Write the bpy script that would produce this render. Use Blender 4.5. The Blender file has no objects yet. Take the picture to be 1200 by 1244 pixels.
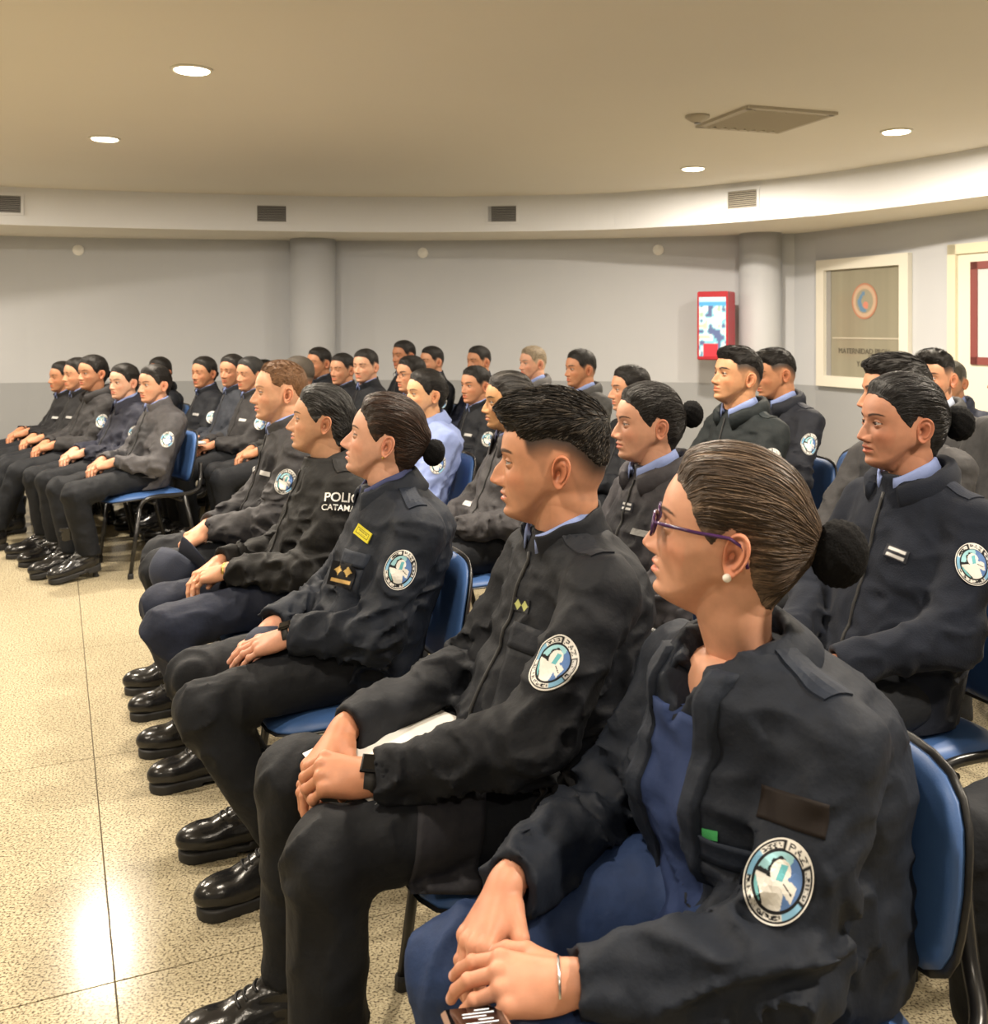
import bpy, math, random
import numpy as np
from mathutils import Vector, Matrix
from mathutils.bvhtree import BVHTree

SC = bpy.context.scene
COL = SC.collection
# ------------------------------------------------------------------ camera, world, lights, exposure
F_PX, CAM_H, HORIZON = 1200.0, 1.40, 390.0
KS = 1.40 / 1.45                                           # the room below is written for an eye height of 1.45 m
cam_data = bpy.data.cameras.new('camera')
cam_data.sensor_fit = 'HORIZONTAL'
cam_data.sensor_width = 36.0
cam_data.lens = 36.0 * F_PX / 1200.0
cam_data.shift_y = -(622.0 - HORIZON) / 1244.0
cam_data.clip_start = 0.05
cam_data.dof.use_dof = True
cam_data.dof.focus_distance = 2.2
cam_data.dof.aperture_fstop = 9.0
camera = bpy.data.objects.new('camera', cam_data)
COL.objects.link(camera)
camera.location = (0, 0, CAM_H)
camera.rotation_euler = (math.pi / 2, 0, 0)
SC.camera = camera

world = bpy.data.worlds.new('world')
SC.world = world
world.use_nodes = True
world.node_tree.nodes['Background'].inputs[0].default_value = (0.9, 0.92, 1.0, 1)
world.node_tree.nodes['Background'].inputs[1].default_value = 0.03

SC.view_settings.view_transform = 'Standard'
SC.view_settings.look = 'None'
SC.view_settings.gamma = 1.0
SC.view_settings.use_curve_mapping = False
SC.view_settings.exposure = 0.22
try:
    SC.cycles.max_bounces = 8
    SC.cycles.diffuse_bounces = 5
    SC.cycles.glossy_bounces = 3
    SC.cycles.transmission_bounces = 4
    SC.cycles.transparent_max_bounces = 6
    SC.cycles.caustics_reflective = False
    SC.cycles.caustics_refractive = False
    SC.cycles.sample_clamp_indirect = 6.0
except Exception:
    pass

CEIL_Z = 2.717
SEEN_LIGHTS = [(-1.48, 4.84), (-2.60, 6.60), (2.59, 6.36), (1.58, 7.84)]
OTHER_LIGHTS = [(0.30, 3.40), (-2.6, 3.3), (2.60, 3.3), (-0.5, 1.3), (-3.2, 1.2), (1.9, 0.9),
                (0.4, -1.2), (-2.3, -1.0), (-4.7, 5.6), (-5.6, 7.6)]
LAMP_W = 70.0
LAMP_COL = (1.0, 0.88, 0.72)
def area_lamp(x, y, power, size=0.17, z=(CEIL_Z - 0.03) * KS):
    ld = bpy.data.lights.new('downlight_lamp', 'AREA')
    ld.shape = 'DISK'; ld.size = size; ld.energy = power; ld.color = LAMP_COL
    lo = bpy.data.objects.new('downlight_lamp', ld)
    COL.objects.link(lo); lo.location = (x, y, z)
    return lo
DIM = {2: 1.05, 3: 1.05, 4: 0.8, 7: 0.35, 8: 0.5, 10: 0.35, 11: 0.4, 6: 1.2, 9: 1.2}        # lamps dimmed toward the stage side
for i_, (x_, y_) in enumerate(SEEN_LIGHTS + OTHER_LIGHTS):
    area_lamp(x_ * KS, y_ * KS, LAMP_W * DIM.get(i_, 1.0))

# ------------------------------------------------------------------ helpers: objects
def tag(o, label=None, cat=None, group=None, kind=None):
    if label: o['label'] = label
    if cat: o['category'] = cat
    if group: o['group'] = group
    if kind: o['kind'] = kind
    return o
def empty(name, loc, rz=0.0):
    o = bpy.data.objects.new(name, None); COL.objects.link(o)
    o.empty_display_size = 0.1
    o.location = loc; o.rotation_euler = (0, 0, rz)
    return o
def link(name, me, parent=None, mats=(), smooth=True):
    o = bpy.data.objects.new(name, me); COL.objects.link(o)
    if parent is not None: o.parent = parent
    for m in (mats if isinstance(mats, (list, tuple)) else [mats]): me.materials.append(m)
    if smooth:
        me.shade_smooth()
    return o
def mesh_np(name, V, Q, col=None, mat_idx=None, uv=None):
    """V (n,3); Q (m,4) quads (or list of polys)."""
    me = bpy.data.meshes.new(name)
    V = np.asarray(V, dtype=np.float32)
    if isinstance(Q, np.ndarray) and Q.ndim == 2:
        k = Q.shape[1]; m = len(Q)
        me.vertices.add(len(V)); me.vertices.foreach_set('co', V.ravel())
        me.loops.add(m * k); me.loops.foreach_set('vertex_index', Q.astype(np.int32).ravel())
        me.polygons.add(m); me.polygons.foreach_set('loop_start', np.arange(0, m * k, k, dtype=np.int32))
        me.polygons.foreach_set('loop_total', np.full(m, k, dtype=np.int32))
        me.update(calc_edges=True); me.validate()
    else:
        me.from_pydata([tuple(v) for v in V.tolist()], [], [tuple(q) for q in Q])
        me.update()
    if col is not None:
        a = me.color_attributes.new('Col', 'FLOAT_COLOR', 'POINT')
        c = np.ones((len(V), 4), dtype=np.float32); c[:, :3] = col
        a.data.foreach_set('color', c.ravel())
    if uv is not None:
        a = me.attributes.new('st', 'FLOAT_VECTOR', 'POINT')
        a.data.foreach_set('vector', np.asarray(uv, dtype=np.float32).ravel())
    if mat_idx is not None:
        me.polygons.foreach_set('material_index', np.asarray(mat_idx, dtype=np.int32))
    return me
class MB:
    """collects shapes into one mesh"""
    def __init__(s): s.v = []; s.f = []
    def add(s, V, Fc):
        n = len(s.v); s.v += [tuple(map(float, p)) for p in V]; s.f += [tuple(int(i) + n for i in f) for f in Fc]; return s
    def box(s, c, d, M=None, bev=0.0):
        x, y, z = d[0] / 2, d[1] / 2, d[2] / 2
        if bev <= 0:
            P = [(-x,-y,-z),(x,-y,-z),(x,y,-z),(-x,y,-z),(-x,-y,z),(x,-y,z),(x,y,z),(-x,y,z)]
            Fc = [(0,3,2,1),(4,5,6,7),(0,1,5,4),(1,2,6,5),(2,3,7,6),(3,0,4,7)]
        else:
            b = bev; P = []; Fc = []
            for zz, q in ((-z, b), (-z + b, 0), (z - b, 0), (z, b)):
                for (sx, sy) in ((-1,-1),(1,-1),(1,1),(-1,1)):
                    P.append((sx * (x - q), sy * (y - q), zz))
            Fc = [(3,2,1,0), (12,13,14,15)]
            for r in range(3):
                for i in range(4):
                    j = (i + 1) % 4; Fc.append((r*4+i, r*4+j, r*4+4+j, r*4+4+i))
        P = [Vector(p) for p in P]
        if M is not None: P = [M @ p for p in P]
        c = Vector(c)
        return s.add([p + c for p in P], Fc)
    def tube(s, pts, r, n=8, cap=True, closed=False):
        V, Fc = tube_vf(pts, r, n, cap, closed); return s.add(V, Fc)
    def lathe(s, prof, n=24, c=(0,0,0), M=None):
        V = []; Fc = []
        for (r, z) in prof:
            for i in range(n):
                a = 2 * math.pi * i / n; V.append(Vector((r * math.cos(a), r * math.sin(a), z)))
        for k in range(len(prof) - 1):
            for i in range(n):
                j = (i + 1) % n; Fc.append((k*n+i, k*n+j, (k+1)*n+j, (k+1)*n+i))
        Fc.append(tuple(range(n - 1, -1, -1))); Fc.append(tuple((len(prof)-1)*n + i for i in range(n)))
        if M is not None: V = [M @ v for v in V]
        return s.add([v + Vector(c) for v in V], Fc)
    def obj(s, name, mat, parent=None, smooth=False, col=None):
        me = bpy.data.meshes.new(name); me.from_pydata(s.v, [], s.f); me.update()
        if col is not None:
            a = me.color_attributes.new('Col', 'FLOAT_COLOR', 'POINT')
            a.data.foreach_set('color', np.tile(np.array(list(col) + [1], dtype=np.float32), len(s.v)))
        return link(name, me, parent, mat, smooth)
def tube_vf(pts, r, n=8, cap=True, closed=False):
    P = [Vector(p) for p in pts]; m = len(P); V = []; Fc = []
    rr = r if isinstance(r, (list, tuple)) else [r] * m
    up = None
    for i in range(m):
        if closed: t = P[(i + 1) % m] - P[i - 1]
        else: t = P[min(i + 1, m - 1)] - P[max(i - 1, 0)]
        t.normalize()
        if up is None:
            up = Vector((0, 0, 1)) if abs(t.z) < 0.9 else Vector((1, 0, 0))
        a = t.cross(up); a.normalize(); b = a.cross(t); b.normalize(); up = b
        for k in range(n):
            w = 2 * math.pi * k / n
            V.append(P[i] + (a * math.cos(w) + b * math.sin(w)) * rr[i])
    for i in range(m if closed else m - 1):
        j2 = (i + 1) % m
        for k in range(n):
            j = (k + 1) % n; Fc.append((i*n+k, j2*n+k, j2*n+j, i*n+j))
    if cap and not closed:
        Fc.append(tuple(range(n))); Fc.append(tuple((m-1)*n + k for k in range(n - 1, -1, -1)))
    return V, Fc
def smooth_path(pts, n=6):
    """Catmull-Rom through pts"""
    P = [Vector(p) for p in pts]; out = []
    for i in range(len(P) - 1):
        p0 = P[max(i-1, 0)]; p1 = P[i]; p2 = P[i+1]; p3 = P[min(i+2, len(P)-1)]
        for k in range(n):
            t = k / n
            out.append(0.5 * ((2*p1) + (p2-p0)*t + (2*p0-5*p1+4*p2-p3)*t*t + (3*p1-p0-3*p2+p3)*t**3))
    out.append(P[-1]); return out

# ------------------------------------------------------------------ materials
def new_mat(name):
    m = bpy.data.materials.new(name); m.use_nodes = True
    return m, m.node_tree.nodes, m.node_tree.links, m.node_tree.nodes['Principled BSDF']
def plain(name, col, rough=0.5, metal=0.0, emit=None, spec=None, noise=0.0, nscale=20.0, bump=0.0, bscale=200.0):
    m, N, L, B = new_mat(name)
    B.inputs['Base Color'].default_value = (*col, 1); B.inputs['Roughness'].default_value = rough
    B.inputs['Metallic'].default_value = metal
    if spec is not None: B.inputs['Specular IOR Level'].default_value = spec
    if emit: B.inputs['Emission Color'].default_value = (*emit[0], 1); B.inputs['Emission Strength'].default_value = emit[1]
    if noise > 0:
        t = N.new('ShaderNodeTexNoise'); t.inputs['Scale'].default_value = nscale; t.inputs['Detail'].default_value = 4
        tc = N.new('ShaderNodeTexCoord'); L.new(tc.outputs['Object'], t.inputs['Vector'])
        mx = N.new('ShaderNodeMix'); mx.data_type = 'RGBA'
        mx.inputs[6].default_value = (*[c * (1 - noise) for c in col], 1); mx.inputs[7].default_value = (*[min(1, c * (1 + noise)) for c in col], 1)
        L.new(t.outputs['Fac'], mx.inputs[0]); L.new(mx.outputs[2], B.inputs['Base Color'])
    if bump > 0:
        t = N.new('ShaderNodeTexNoise'); t.inputs['Scale'].default_value = bscale
        tc = N.new('ShaderNodeTexCoord'); L.new(tc.outputs['Object'], t.inputs['Vector'])
        b = N.new('ShaderNodeBump'); b.inputs['Strength'].default_value = bump; b.inputs['Distance'].default_value = 0.002
        L.new(t.outputs['Fac'], b.inputs['Height']); L.new(b.outputs['Normal'], B.inputs['Normal'])
    return m
def attr_mat(name, rough=0.6, spec=0.4, nz=0.10, nscale=60, bump=0.15, bscale=300, sss=0.0, sheen=0.0, bdist=0.001):
    m, N, L, B = new_mat(name)
    a = N.new('ShaderNodeAttribute'); a.attribute_name = 'Col'
    tc = N.new('ShaderNodeTexCoord')
    t = N.new('ShaderNodeTexNoise'); t.inputs['Scale'].default_value = nscale; t.inputs['Detail'].default_value = 3
    L.new(tc.outputs['Object'], t.inputs['Vector'])
    mr = N.new('ShaderNodeMapRange'); mr.inputs[3].default_value = 1 - nz; mr.inputs[4].default_value = 1 + nz
    mr.inputs[1].default_value = 0.3; mr.inputs[2].default_value = 0.7
    L.new(t.outputs['Fac'], mr.inputs[0])
    vm = N.new('ShaderNodeVectorMath'); vm.operation = 'SCALE'
    L.new(a.outputs['Color'], vm.inputs[0]); L.new(mr.outputs[0], vm.inputs['Scale'])
    L.new(vm.outputs[0], B.inputs['Base Color'])
    B.inputs['Roughness'].default_value = rough; B.inputs['Specular IOR Level'].default_value = spec
    if bump > 0:
        t2 = N.new('ShaderNodeTexNoise'); t2.inputs['Scale'].default_value = bscale; t2.inputs['Detail'].default_value = 4
        L.new(tc.outputs['Object'], t2.inputs['Vector'])
        b = N.new('ShaderNodeBump'); b.inputs['Strength'].default_value = bump; b.inputs['Distance'].default_value = bdist
        L.new(t2.outputs['Fac'], b.inputs['Height']); L.new(b.outputs['Normal'], B.inputs['Normal'])
    if sss > 0:
        B.inputs['Subsurface Weight'].default_value = sss
        B.inputs['Subsurface Radius'].default_value = (1.0, 0.35, 0.2); B.inputs['Subsurface Scale'].default_value = 0.006
    if sheen > 0:
        B.inputs['Sheen Weight'].default_value = sheen; B.inputs['Sheen Roughness'].default_value = 0.5
    return m
M = {}
M['skin'] = attr_mat('skin', rough=0.48, spec=0.35, nz=0.06, nscale=55, bump=0.25, bscale=900, sss=0.12, bdist=0.0006)
M['eye'] = attr_mat('eye', rough=0.12, spec=0.6, nz=0.0, bump=0)
M['cloth'] = attr_mat('cloth', rough=0.68, spec=0.22, nz=0.12, nscale=40, bump=0.50, bscale=34, sheen=0.0, bdist=0.006)
M['knit'] = attr_mat('knit', rough=0.92, spec=0.15, nz=0.12, nscale=30, bump=0.5, bscale=260, sheen=0.06, bdist=0.002)
M['shirt'] = attr_mat('shirt', rough=0.8, spec=0.2, nz=0.05, nscale=30, bump=0.3, bscale=60, bdist=0.003)
M['patch'] = attr_mat('patch', rough=0.7, spec=0.2, nz=0.03, bump=0.2, bscale=800, bdist=0.0004)
M['leather'] = plain('leather', (0.010, 0.010, 0.011), 0.22, noise=0.3, bump=0.25, bscale=120, spec=0.55)
M['rubber'] = plain('rubber', (0.014, 0.014, 0.015), 0.6)
M['net'] = plain('net', (0.0035, 0.0035, 0.004), 0.85, spec=0.12, bump=0.8, bscale=260)
def hair_mat():
    m, N, L, B = new_mat('hair')
    a = N.new('ShaderNodeAttribute'); a.attribute_name = 'Col'
    s = N.new('ShaderNodeAttribute'); s.attribute_name = 'st'
    mp = N.new('ShaderNodeMapping'); mp.inputs['Scale'].default_value = (34, 5, 1)
    L.new(s.outputs['Vector'], mp.inputs['Vector'])
    t = N.new('ShaderNodeTexNoise'); t.inputs['Scale'].default_value = 2.2; t.inputs['Detail'].default_value = 5
    L.new(mp.outputs[0], t.inputs['Vector'])
    mr = N.new('ShaderNodeMapRange'); mr.inputs[1].default_value = 0.35; mr.inputs[2].default_value = 0.72
    mr.inputs[3].default_value = 0.5; mr.inputs[4].default_value = 1.9
    L.new(t.outputs['Fac'], mr.inputs[0])
    vm = N.new('ShaderNodeVectorMath'); vm.operation = 'SCALE'
    L.new(a.outputs['Color'], vm.inputs[0]); L.new(mr.outputs[0], vm.inputs['Scale'])
    L.new(vm.outputs[0], B.inputs['Base Color'])
    b = N.new('ShaderNodeBump'); b.inputs['Strength'].default_value = 0.8; b.inputs['Distance'].default_value = 0.003
    L.new(t.outputs['Fac'], b.inputs['Height']); L.new(b.outputs['Normal'], B.inputs['Normal'])
    B.inputs['Roughness'].default_value = 0.46; B.inputs['Specular IOR Level'].default_value = 0.28
    return m
M['hair'] = hair_mat()

# ------------------------------------------------------------------ noise, signed distance fields, surface nets
_rs = np.random.RandomState(7)
_LAT = _rs.rand(32, 32, 32).astype(np.float32)
def vnoise(P):
    """value noise 0..1"""
    Pf = np.floor(P); f = (P - Pf).astype(np.float32); i = Pf.astype(np.int64) & 31
    f = f * f * (3 - 2 * f); j = (i + 1) & 31
    x0, y0, z0 = i[..., 0], i[..., 1], i[..., 2]; x1, y1, z1 = j[..., 0], j[..., 1], j[..., 2]
    fx, fy, fz = f[..., 0], f[..., 1], f[..., 2]
    L_ = _LAT
    a = L_[x0, y0, z0] * (1 - fx) + L_[x1, y0, z0] * fx
    b = L_[x0, y1, z0] * (1 - fx) + L_[x1, y1, z0] * fx
    c = L_[x0, y0, z1] * (1 - fx) + L_[x1, y0, z1] * fx
    d = L_[x0, y1, z1] * (1 - fx) + L_[x1, y1, z1] * fx
    return (a * (1 - fy) + b * fy) * (1 - fz) + (c * (1 - fy) + d * fy) * fz
def A3(*v): return np.array(v, dtype=np.float32)
def sd_cone(P, a, b, ra, rb):
    a = np.asarray(a, np.float32); b = np.asarray(b, np.float32); ab = b - a
    t = np.clip(((P - a) @ ab) / float(ab @ ab), 0, 1)
    d = P - a - t[:, None] * ab
    return np.sqrt((d * d).sum(1)) - (ra + (rb - ra) * t)
def sd_ell(P, c, r):
    r = np.asarray(r, np.float32); q = (P - np.asarray(c, np.float32)) / r
    k0 = np.sqrt((q * q).sum(1)) + 1e-6; q2 = q / r
    return k0 * (k0 - 1) / (np.sqrt((q2 * q2).sum(1)) + 1e-6)
def smin(a, b, k):
    h = np.clip(0.5 + 0.5 * (b - a) / k, 0, 1)
    return b + (a - b) * h - k * h * (1 - h)
_EDGES = [((0,0,0),(1,0,0)),((0,1,0),(1,1,0)),((0,0,1),(1,0,1)),((0,1,1),(1,1,1)),
          ((0,0,0),(0,1,0)),((1,0,0),(1,1,0)),((0,0,1),(0,1,1)),((1,0,1),(1,1,1)),
          ((0,0,0),(0,0,1)),((1,0,0),(1,0,1)),((0,1,0),(0,1,1)),((1,1,0),(1,1,1))]
def surface_nets(D, org, h):
    nx, ny, nz = D.shape; ins = D < 0
    cnt = np.zeros((nx-1, ny-1, nz-1), np.int8)
    for dx in (0,1):
        for dy in (0,1):
            for dz in (0,1): cnt += ins[dx:nx-1+dx, dy:ny-1+dy, dz:nz-1+dz]
    act = (cnt > 0) & (cnt < 8)
    I = np.argwhere(act); idx = -np.ones(act.shape, np.int64); idx[act] = np.arange(len(I))
    S = np.zeros((len(I), 3), np.float32); C = np.zeros(len(I), np.float32)
    for (p, q) in _EDGES:
        a = D[I[:,0]+p[0], I[:,1]+p[1], I[:,2]+p[2]]; b = D[I[:,0]+q[0], I[:,1]+q[1], I[:,2]+q[2]]
        m = (a < 0) != (b < 0); t = np.where(m, a / np.where(m, a - b, 1), 0)
        S += np.where(m[:, None], np.array(p, np.float32) + t[:, None] * (np.array(q, np.float32) - np.array(p, np.float32)), 0)
        C += m
    V = org + h * (I + S / np.maximum(C, 1)[:, None])
    Q = []
    for ax in range(3):
        o1, o2 = (ax + 1) % 3, (ax + 2) % 3
        sl = [slice(None)] * 3; sl2 = [slice(None)] * 3
        sl[ax] = slice(0, D.shape[ax] - 1); sl2[ax] = slice(1, D.shape[ax])
        for o in (o1, o2):
            sl[o] = slice(1, D.shape[o] - 1); sl2[o] = slice(1, D.shape[o] - 1)
        A = ins[tuple(sl)]; B = ins[tuple(sl2)]
        E = np.argwhere(A != B); base = E.copy(); base[:, o1] += 1; base[:, o2] += 1
        flip = A[E[:,0], E[:,1], E[:,2]]
        def cell(d1, d2):
            c = base.copy(); c[:, o1] += d1; c[:, o2] += d2
            return idx[c[:,0], c[:,1], c[:,2]]
        q = np.stack([cell(-1,-1), cell(0,-1), cell(0,0), cell(-1,0)], 1)
        q[~flip] = q[~flip][:, ::-1]
        Q.append(q)
    return V.astype(np.float32), np.concatenate(Q)
def sdf_mesh(fn, lo, hi, h):
    lo = np.array(lo, np.float32); hi = np.array(hi, np.float32)
    n = np.ceil((hi - lo) / h).astype(int) + 1
    # coarse pass: find the blocks near the surface, evaluate finely only there
    ax = [lo[i] + h * np.arange(n[i], dtype=np.float32) for i in range(3)]
    b = 5
    cx = [np.arange(0, n[i], b) for i in range(3)]
    G = np.stack(np.meshgrid(*[lo[i] + h * (cx[i] + (b - 1) / 2) for i in range(3)], indexing='ij'), -1).reshape(-1, 3).astype(np.float32)
    dc = fn(G).reshape([len(c) for c in cx])
    near = np.abs(dc) < h * b * 1.05 + 0.02
    D = np.repeat(np.repeat(np.repeat(dc, b, 0), b, 1), b, 2)[:n[0], :n[1], :n[2]].astype(np.float32).copy()
    msk = np.repeat(np.repeat(np.repeat(near, b, 0), b, 1), b, 2)[:n[0], :n[1], :n[2]]
    I = np.argwhere(msk)
    D[msk] = fn((lo + h * I).astype(np.float32))
    D[0] = D[-1] = 1; D[:, 0] = D[:, -1] = 1; D[:, :, 0] = D[:, :, -1] = 1
    return surface_nets(D, lo, h)
def sstep(a, b, x):
    t = np.clip((x - a) / (b - a), 0, 1); return t * t * (3 - 2 * t)
def frame(xd, zd):
    x = np.asarray(xd, float); x /= np.linalg.norm(x)
    z = np.asarray(zd, float); z = z - x * (z @ x); z /= np.linalg.norm(z)
    return np.stack([x, np.cross(z, x), z], 1)   # columns
# ------------------------------------------------------------------ heads
def gauss(x, s): return np.exp(-(x / s) ** 2)
def poly_sd(X, Z, poly):
    """signed distance in the side plane, positive inside the polygon"""
    best = np.full(X.shape, 1e9, np.float32); ins = np.zeros(X.shape, bool); n = len(poly)
    for i in range(n):
        x1, z1 = poly[i]; x2, z2 = poly[(i + 1) % n]
        dx, dz = x2 - x1, z2 - z1
        t = np.clip(((X - x1) * dx + (Z - z1) * dz) / (dx*dx + dz*dz + 1e-12), 0, 1)
        d = np.hypot(X - x1 - t*dx, Z - z1 - t*dz); best = np.minimum(best, d)
        c = ((z1 > Z) != (z2 > Z)) & (X < (x2 - x1) * (Z - z1) / ((z2 - z1) if z2 != z1 else 1e-9) + x1)
        ins ^= c
    return np.where(ins, best, -best)
def head_grid(res):
    nt, nt_up, nt_dn = {3: (176, 96, 92), 2: (96, 48, 50), 1: (56, 26, 28)}[res]
    t = np.arange(nt) / nt
    th = 2 * np.pi * t - 0.62 * np.sin(2 * np.pi * t)
    al = np.linspace(0.02, np.pi / 2, nt_up)
    z1 = 0.113 * np.cos(al)
    z2 = np.concatenate([np.linspace(0, -0.128, nt_dn)[1:], np.linspace(-0.128, -0.27, max(8, nt_dn // 4))[1:]])
    return th, np.concatenate([z1, z2])
def sinterp(x, xs, ys, w=0.007):
    return 0.2*np.interp(x-w, xs, ys)+0.2*np.interp(x-w/2, xs, ys)+0.2*np.interp(x, xs, ys)+0.2*np.interp(x+w/2, xs, ys)+0.2*np.interp(x+w, xs, ys)
def head_radius(TH, Z, hp):
    """radius of the bare head about its own vertical axis; hp = face proportions"""
    fem = hp.get('fem', False); jaw = hp.get('jaw', 1.0); fat = hp.get('fat', 1.0)
    c, s = np.cos(TH), np.sin(TH)
    aa = np.abs((TH + np.pi) % (2*np.pi) - np.pi)
    zb = -0.119 + 0.046 * sstep(0.35, 1.60, aa) * (1.0 if fat <= 1.05 else 0.85) - 0.020 * sstep(1.7, 2.6, aa)
    D = np.maximum(0.012 - Z, 0); zq = Z - (zb + 0.1195) / (0.012 - zb) ** 2 * D * D
    zq = np.maximum(zq, -0.1195)
    up = np.clip(Z / 0.1132, 0, 0.99999)
    crown = (1 - up ** 2.5) ** (1 / 2.15)
    F = sinterp(zq, [-0.12, -0.105, -0.085, -0.065, -0.045, -0.02, 0.0, 0.02, 0.045],
                  [0.083, 0.0885, 0.0875, 0.090, 0.0905, 0.0895, 0.0905, 0.0955, 0.098])
    F = np.where(Z > 0, F * crown, F)
    Bk = sinterp(zq, [-0.12, -0.09, -0.06, -0.03, 0.0, 0.03, 0.06], [0.060, 0.072, 0.086, 0.097, 0.102, 0.104, 0.102])
    Bk = np.where(Z > 0, Bk * (1 - up ** 2.7) ** (1 / 2.0), Bk)
    W = sinterp(zq, [-0.12, -0.105, -0.085, -0.06, -0.03, 0.0, 0.03], [0.030, 0.044, 0.056, 0.0645, 0.0705, 0.0735, 0.0765])
    low = sstep(-0.02, -0.08, Z); W = W * (1 + (jaw - 1) * low) * (1 + (fat - 1) * sstep(0.03, -0.04, Z))
    W = np.where(Z > 0, W * (1 - up ** 2.6) ** (1 / 2.05), W)
    n = np.where(c > 0, 2.25 - 0.35 * low, 2.1)
    A = np.where(c > 0, F, Bk)
    r = (np.abs(c / np.maximum(A, 1e-4)) ** n + np.abs(s / np.maximum(W, 1e-4)) ** n) ** (-1 / n)
    u = np.clip((Z - zb) / (0.030 + 0.035 * sstep(1.5, 2.6, aa)), 0, 1)
    r = r * np.sqrt(np.clip(1 - (1 - u) ** 2.2, 0, 1))
    # neck
    R = (0.050 if fem else 0.0585) * hp.get('neck', 1.0) * (1 + 0.35 * sstep(-0.17, -0.26, Z))
    cx = np.interp(Z, [-0.27, -0.12, -0.03, 0.1], [-0.062, -0.026, -0.012, 0.0])
    rn = cx * c + np.sqrt(np.maximum(R * R - (cx * s) ** 2, 1e-6))
    rn = rn * (0.55 + 0.45 * sstep(0.02, -0.07, Z)) * (Z < 0.06)
    k = 0.0010 + (0.014 + 0.022 * sstep(1.4, 2.4, aa)) * sstep(-0.025, -0.085, Z)
    return 0.5 * (r + rn + np.sqrt((r - rn) ** 2 + k * k))
def head_points(TH, Z, hp):
    r = head_radius(TH, Z, hp)
    X = r * np.cos(TH); Y = r * np.sin(TH)
    fem = hp.get('fem', False); nl = hp.get('nose', 1.0)
    Y = Y * (1 - 0.085 * gauss(X + 0.014, 0.013) * gauss(Z + 0.012, 0.018))
    front = sstep(0.0, 0.04, X)
    ay = np.abs(Y)
    dx = np.zeros_like(X)
    # brow, sockets, cheeks
    dx += (0.0015 if fem else 0.0035) * gauss(ay - 0.026, 0.020) * gauss(Z - 0.021, 0.008)
    dx -= 0.0105 * gauss(ay - 0.030, 0.0155) * gauss(Z - 0.001, 0.0115)
    dx -= 0.003 * gauss(Y, 0.012) * gauss(Z - 0.004, 0.009)
    dx += 0.0035 * gauss(ay - 0.044, 0.018) * gauss(Z + 0.028, 0.014)
    dx -= 0.0030 * gauss(ay - 0.040, 0.014) * gauss(Z + 0.066, 0.016)
    dx += 0.0022 * gauss(ay - 0.028, 0.008) * gauss(Z + 0.060, 0.012) - 0.0018 * gauss(ay - 0.0265 - 0.25 * np.clip(-Z - 0.045, 0, 0.03), 0.004) * gauss(Z + 0.055, 0.014)
    # nose
    npf = np.interp(Z, [-0.0500, -0.0475, -0.0455, -0.0425, -0.0385, -0.034, -0.028, -0.018, -0.008, 0.003, 0.014],
                    [0.0, 0.002, 0.009, 0.0180, 0.0238, 0.0248, 0.0225, 0.0175, 0.0115, 0.0060, 0.0])
    hump = 0.0022 * gauss(Z + 0.012, 0.009) * hp.get('hump', 0.0)
    nw = np.interp(Z, [-0.046, -0.036, -0.028, -0.012, 0.006], [0.0115, 0.0115, 0.0100, 0.0075, 0.0070]) * hp.get('nosew', 1.0)
    dx += (npf * nl + hump) * np.exp(-np.abs(Y / nw) ** 2.4)
    dx += 0.0105 * gauss(ay - 0.0135 * hp.get('nosew', 1.0), 0.0055) * np.interp(Z, [-0.0475, -0.044, -0.038, -0.031, -0.026], [0, 0.8, 1, 0.4, 0])
    dx -= 0.006 * gauss(ay - 0.0065, 0.0034) * gauss(Z + 0.0465, 0.0022)
    # mouth, chin
    lf = hp.get('lips', 1.0); mw = 0.0235
    edge = np.clip(1 - (ay / mw) ** 2, 0, 1)
    dx += (0.0060 * lf * gauss(Z + 0.0575, 0.0048) + 0.0068 * lf * gauss(Z + 0.0700, 0.0055)) * edge ** 0.6
    dx -= 0.0042 * gauss(Z + 0.0635, 0.0016) * np.clip(1 - (ay / 0.026) ** 4, 0, 1)
    dx += 0.0015 * gauss(Y, 0.014) * gauss(Z + 0.052, 0.008)
    dx -= 0.0028 * gauss(Z + 0.0825, 0.0055) * gauss(Y, 0.024)
    dx += (0.0035 if fem else 0.005) * gauss(Z + 0.101, 0.0115) * gauss(Y, 0.020)
    X = X + dx * front
    # eyelids: bulge over the eyeballs, recess inside the almond opening
    ex, ey, ez, er = 0.0735, 0.0305, 0.0005, 0.0122
    q = er * er * 1.28 - (ay - ey) ** 2 - (Z - ez) ** 2
    lid = ex + np.sqrt(np.maximum(q, 0))
    w = sstep(0.0, 0.00007, q) * front
    X = np.where(w > 0, X * (1 - w) + np.maximum(X, lid) * w, X)
    return X, Y, Z
EYE = (0.0735, 0.0305, 0.0005, 0.0122)
def almond(ay, Z, op=1.0):
    op = op * 0.78
    """positive inside the eye opening"""
    u = (ay - 0.0305) / 0.0142
    upz = 0.0005 + 0.0012 * u + 0.0056 * op * np.clip(1 - np.abs(u + 0.08) ** 2.2, 0, 1)
    dnz = 0.0005 + 0.0012 * u - 0.0042 * op * np.clip(1 - np.abs(u) ** 2.2, 0, 1)
    return np.minimum(np.minimum(upz - Z, Z - dnz), (1 - np.abs(u)) * 0.01), upz, dnz
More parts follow.
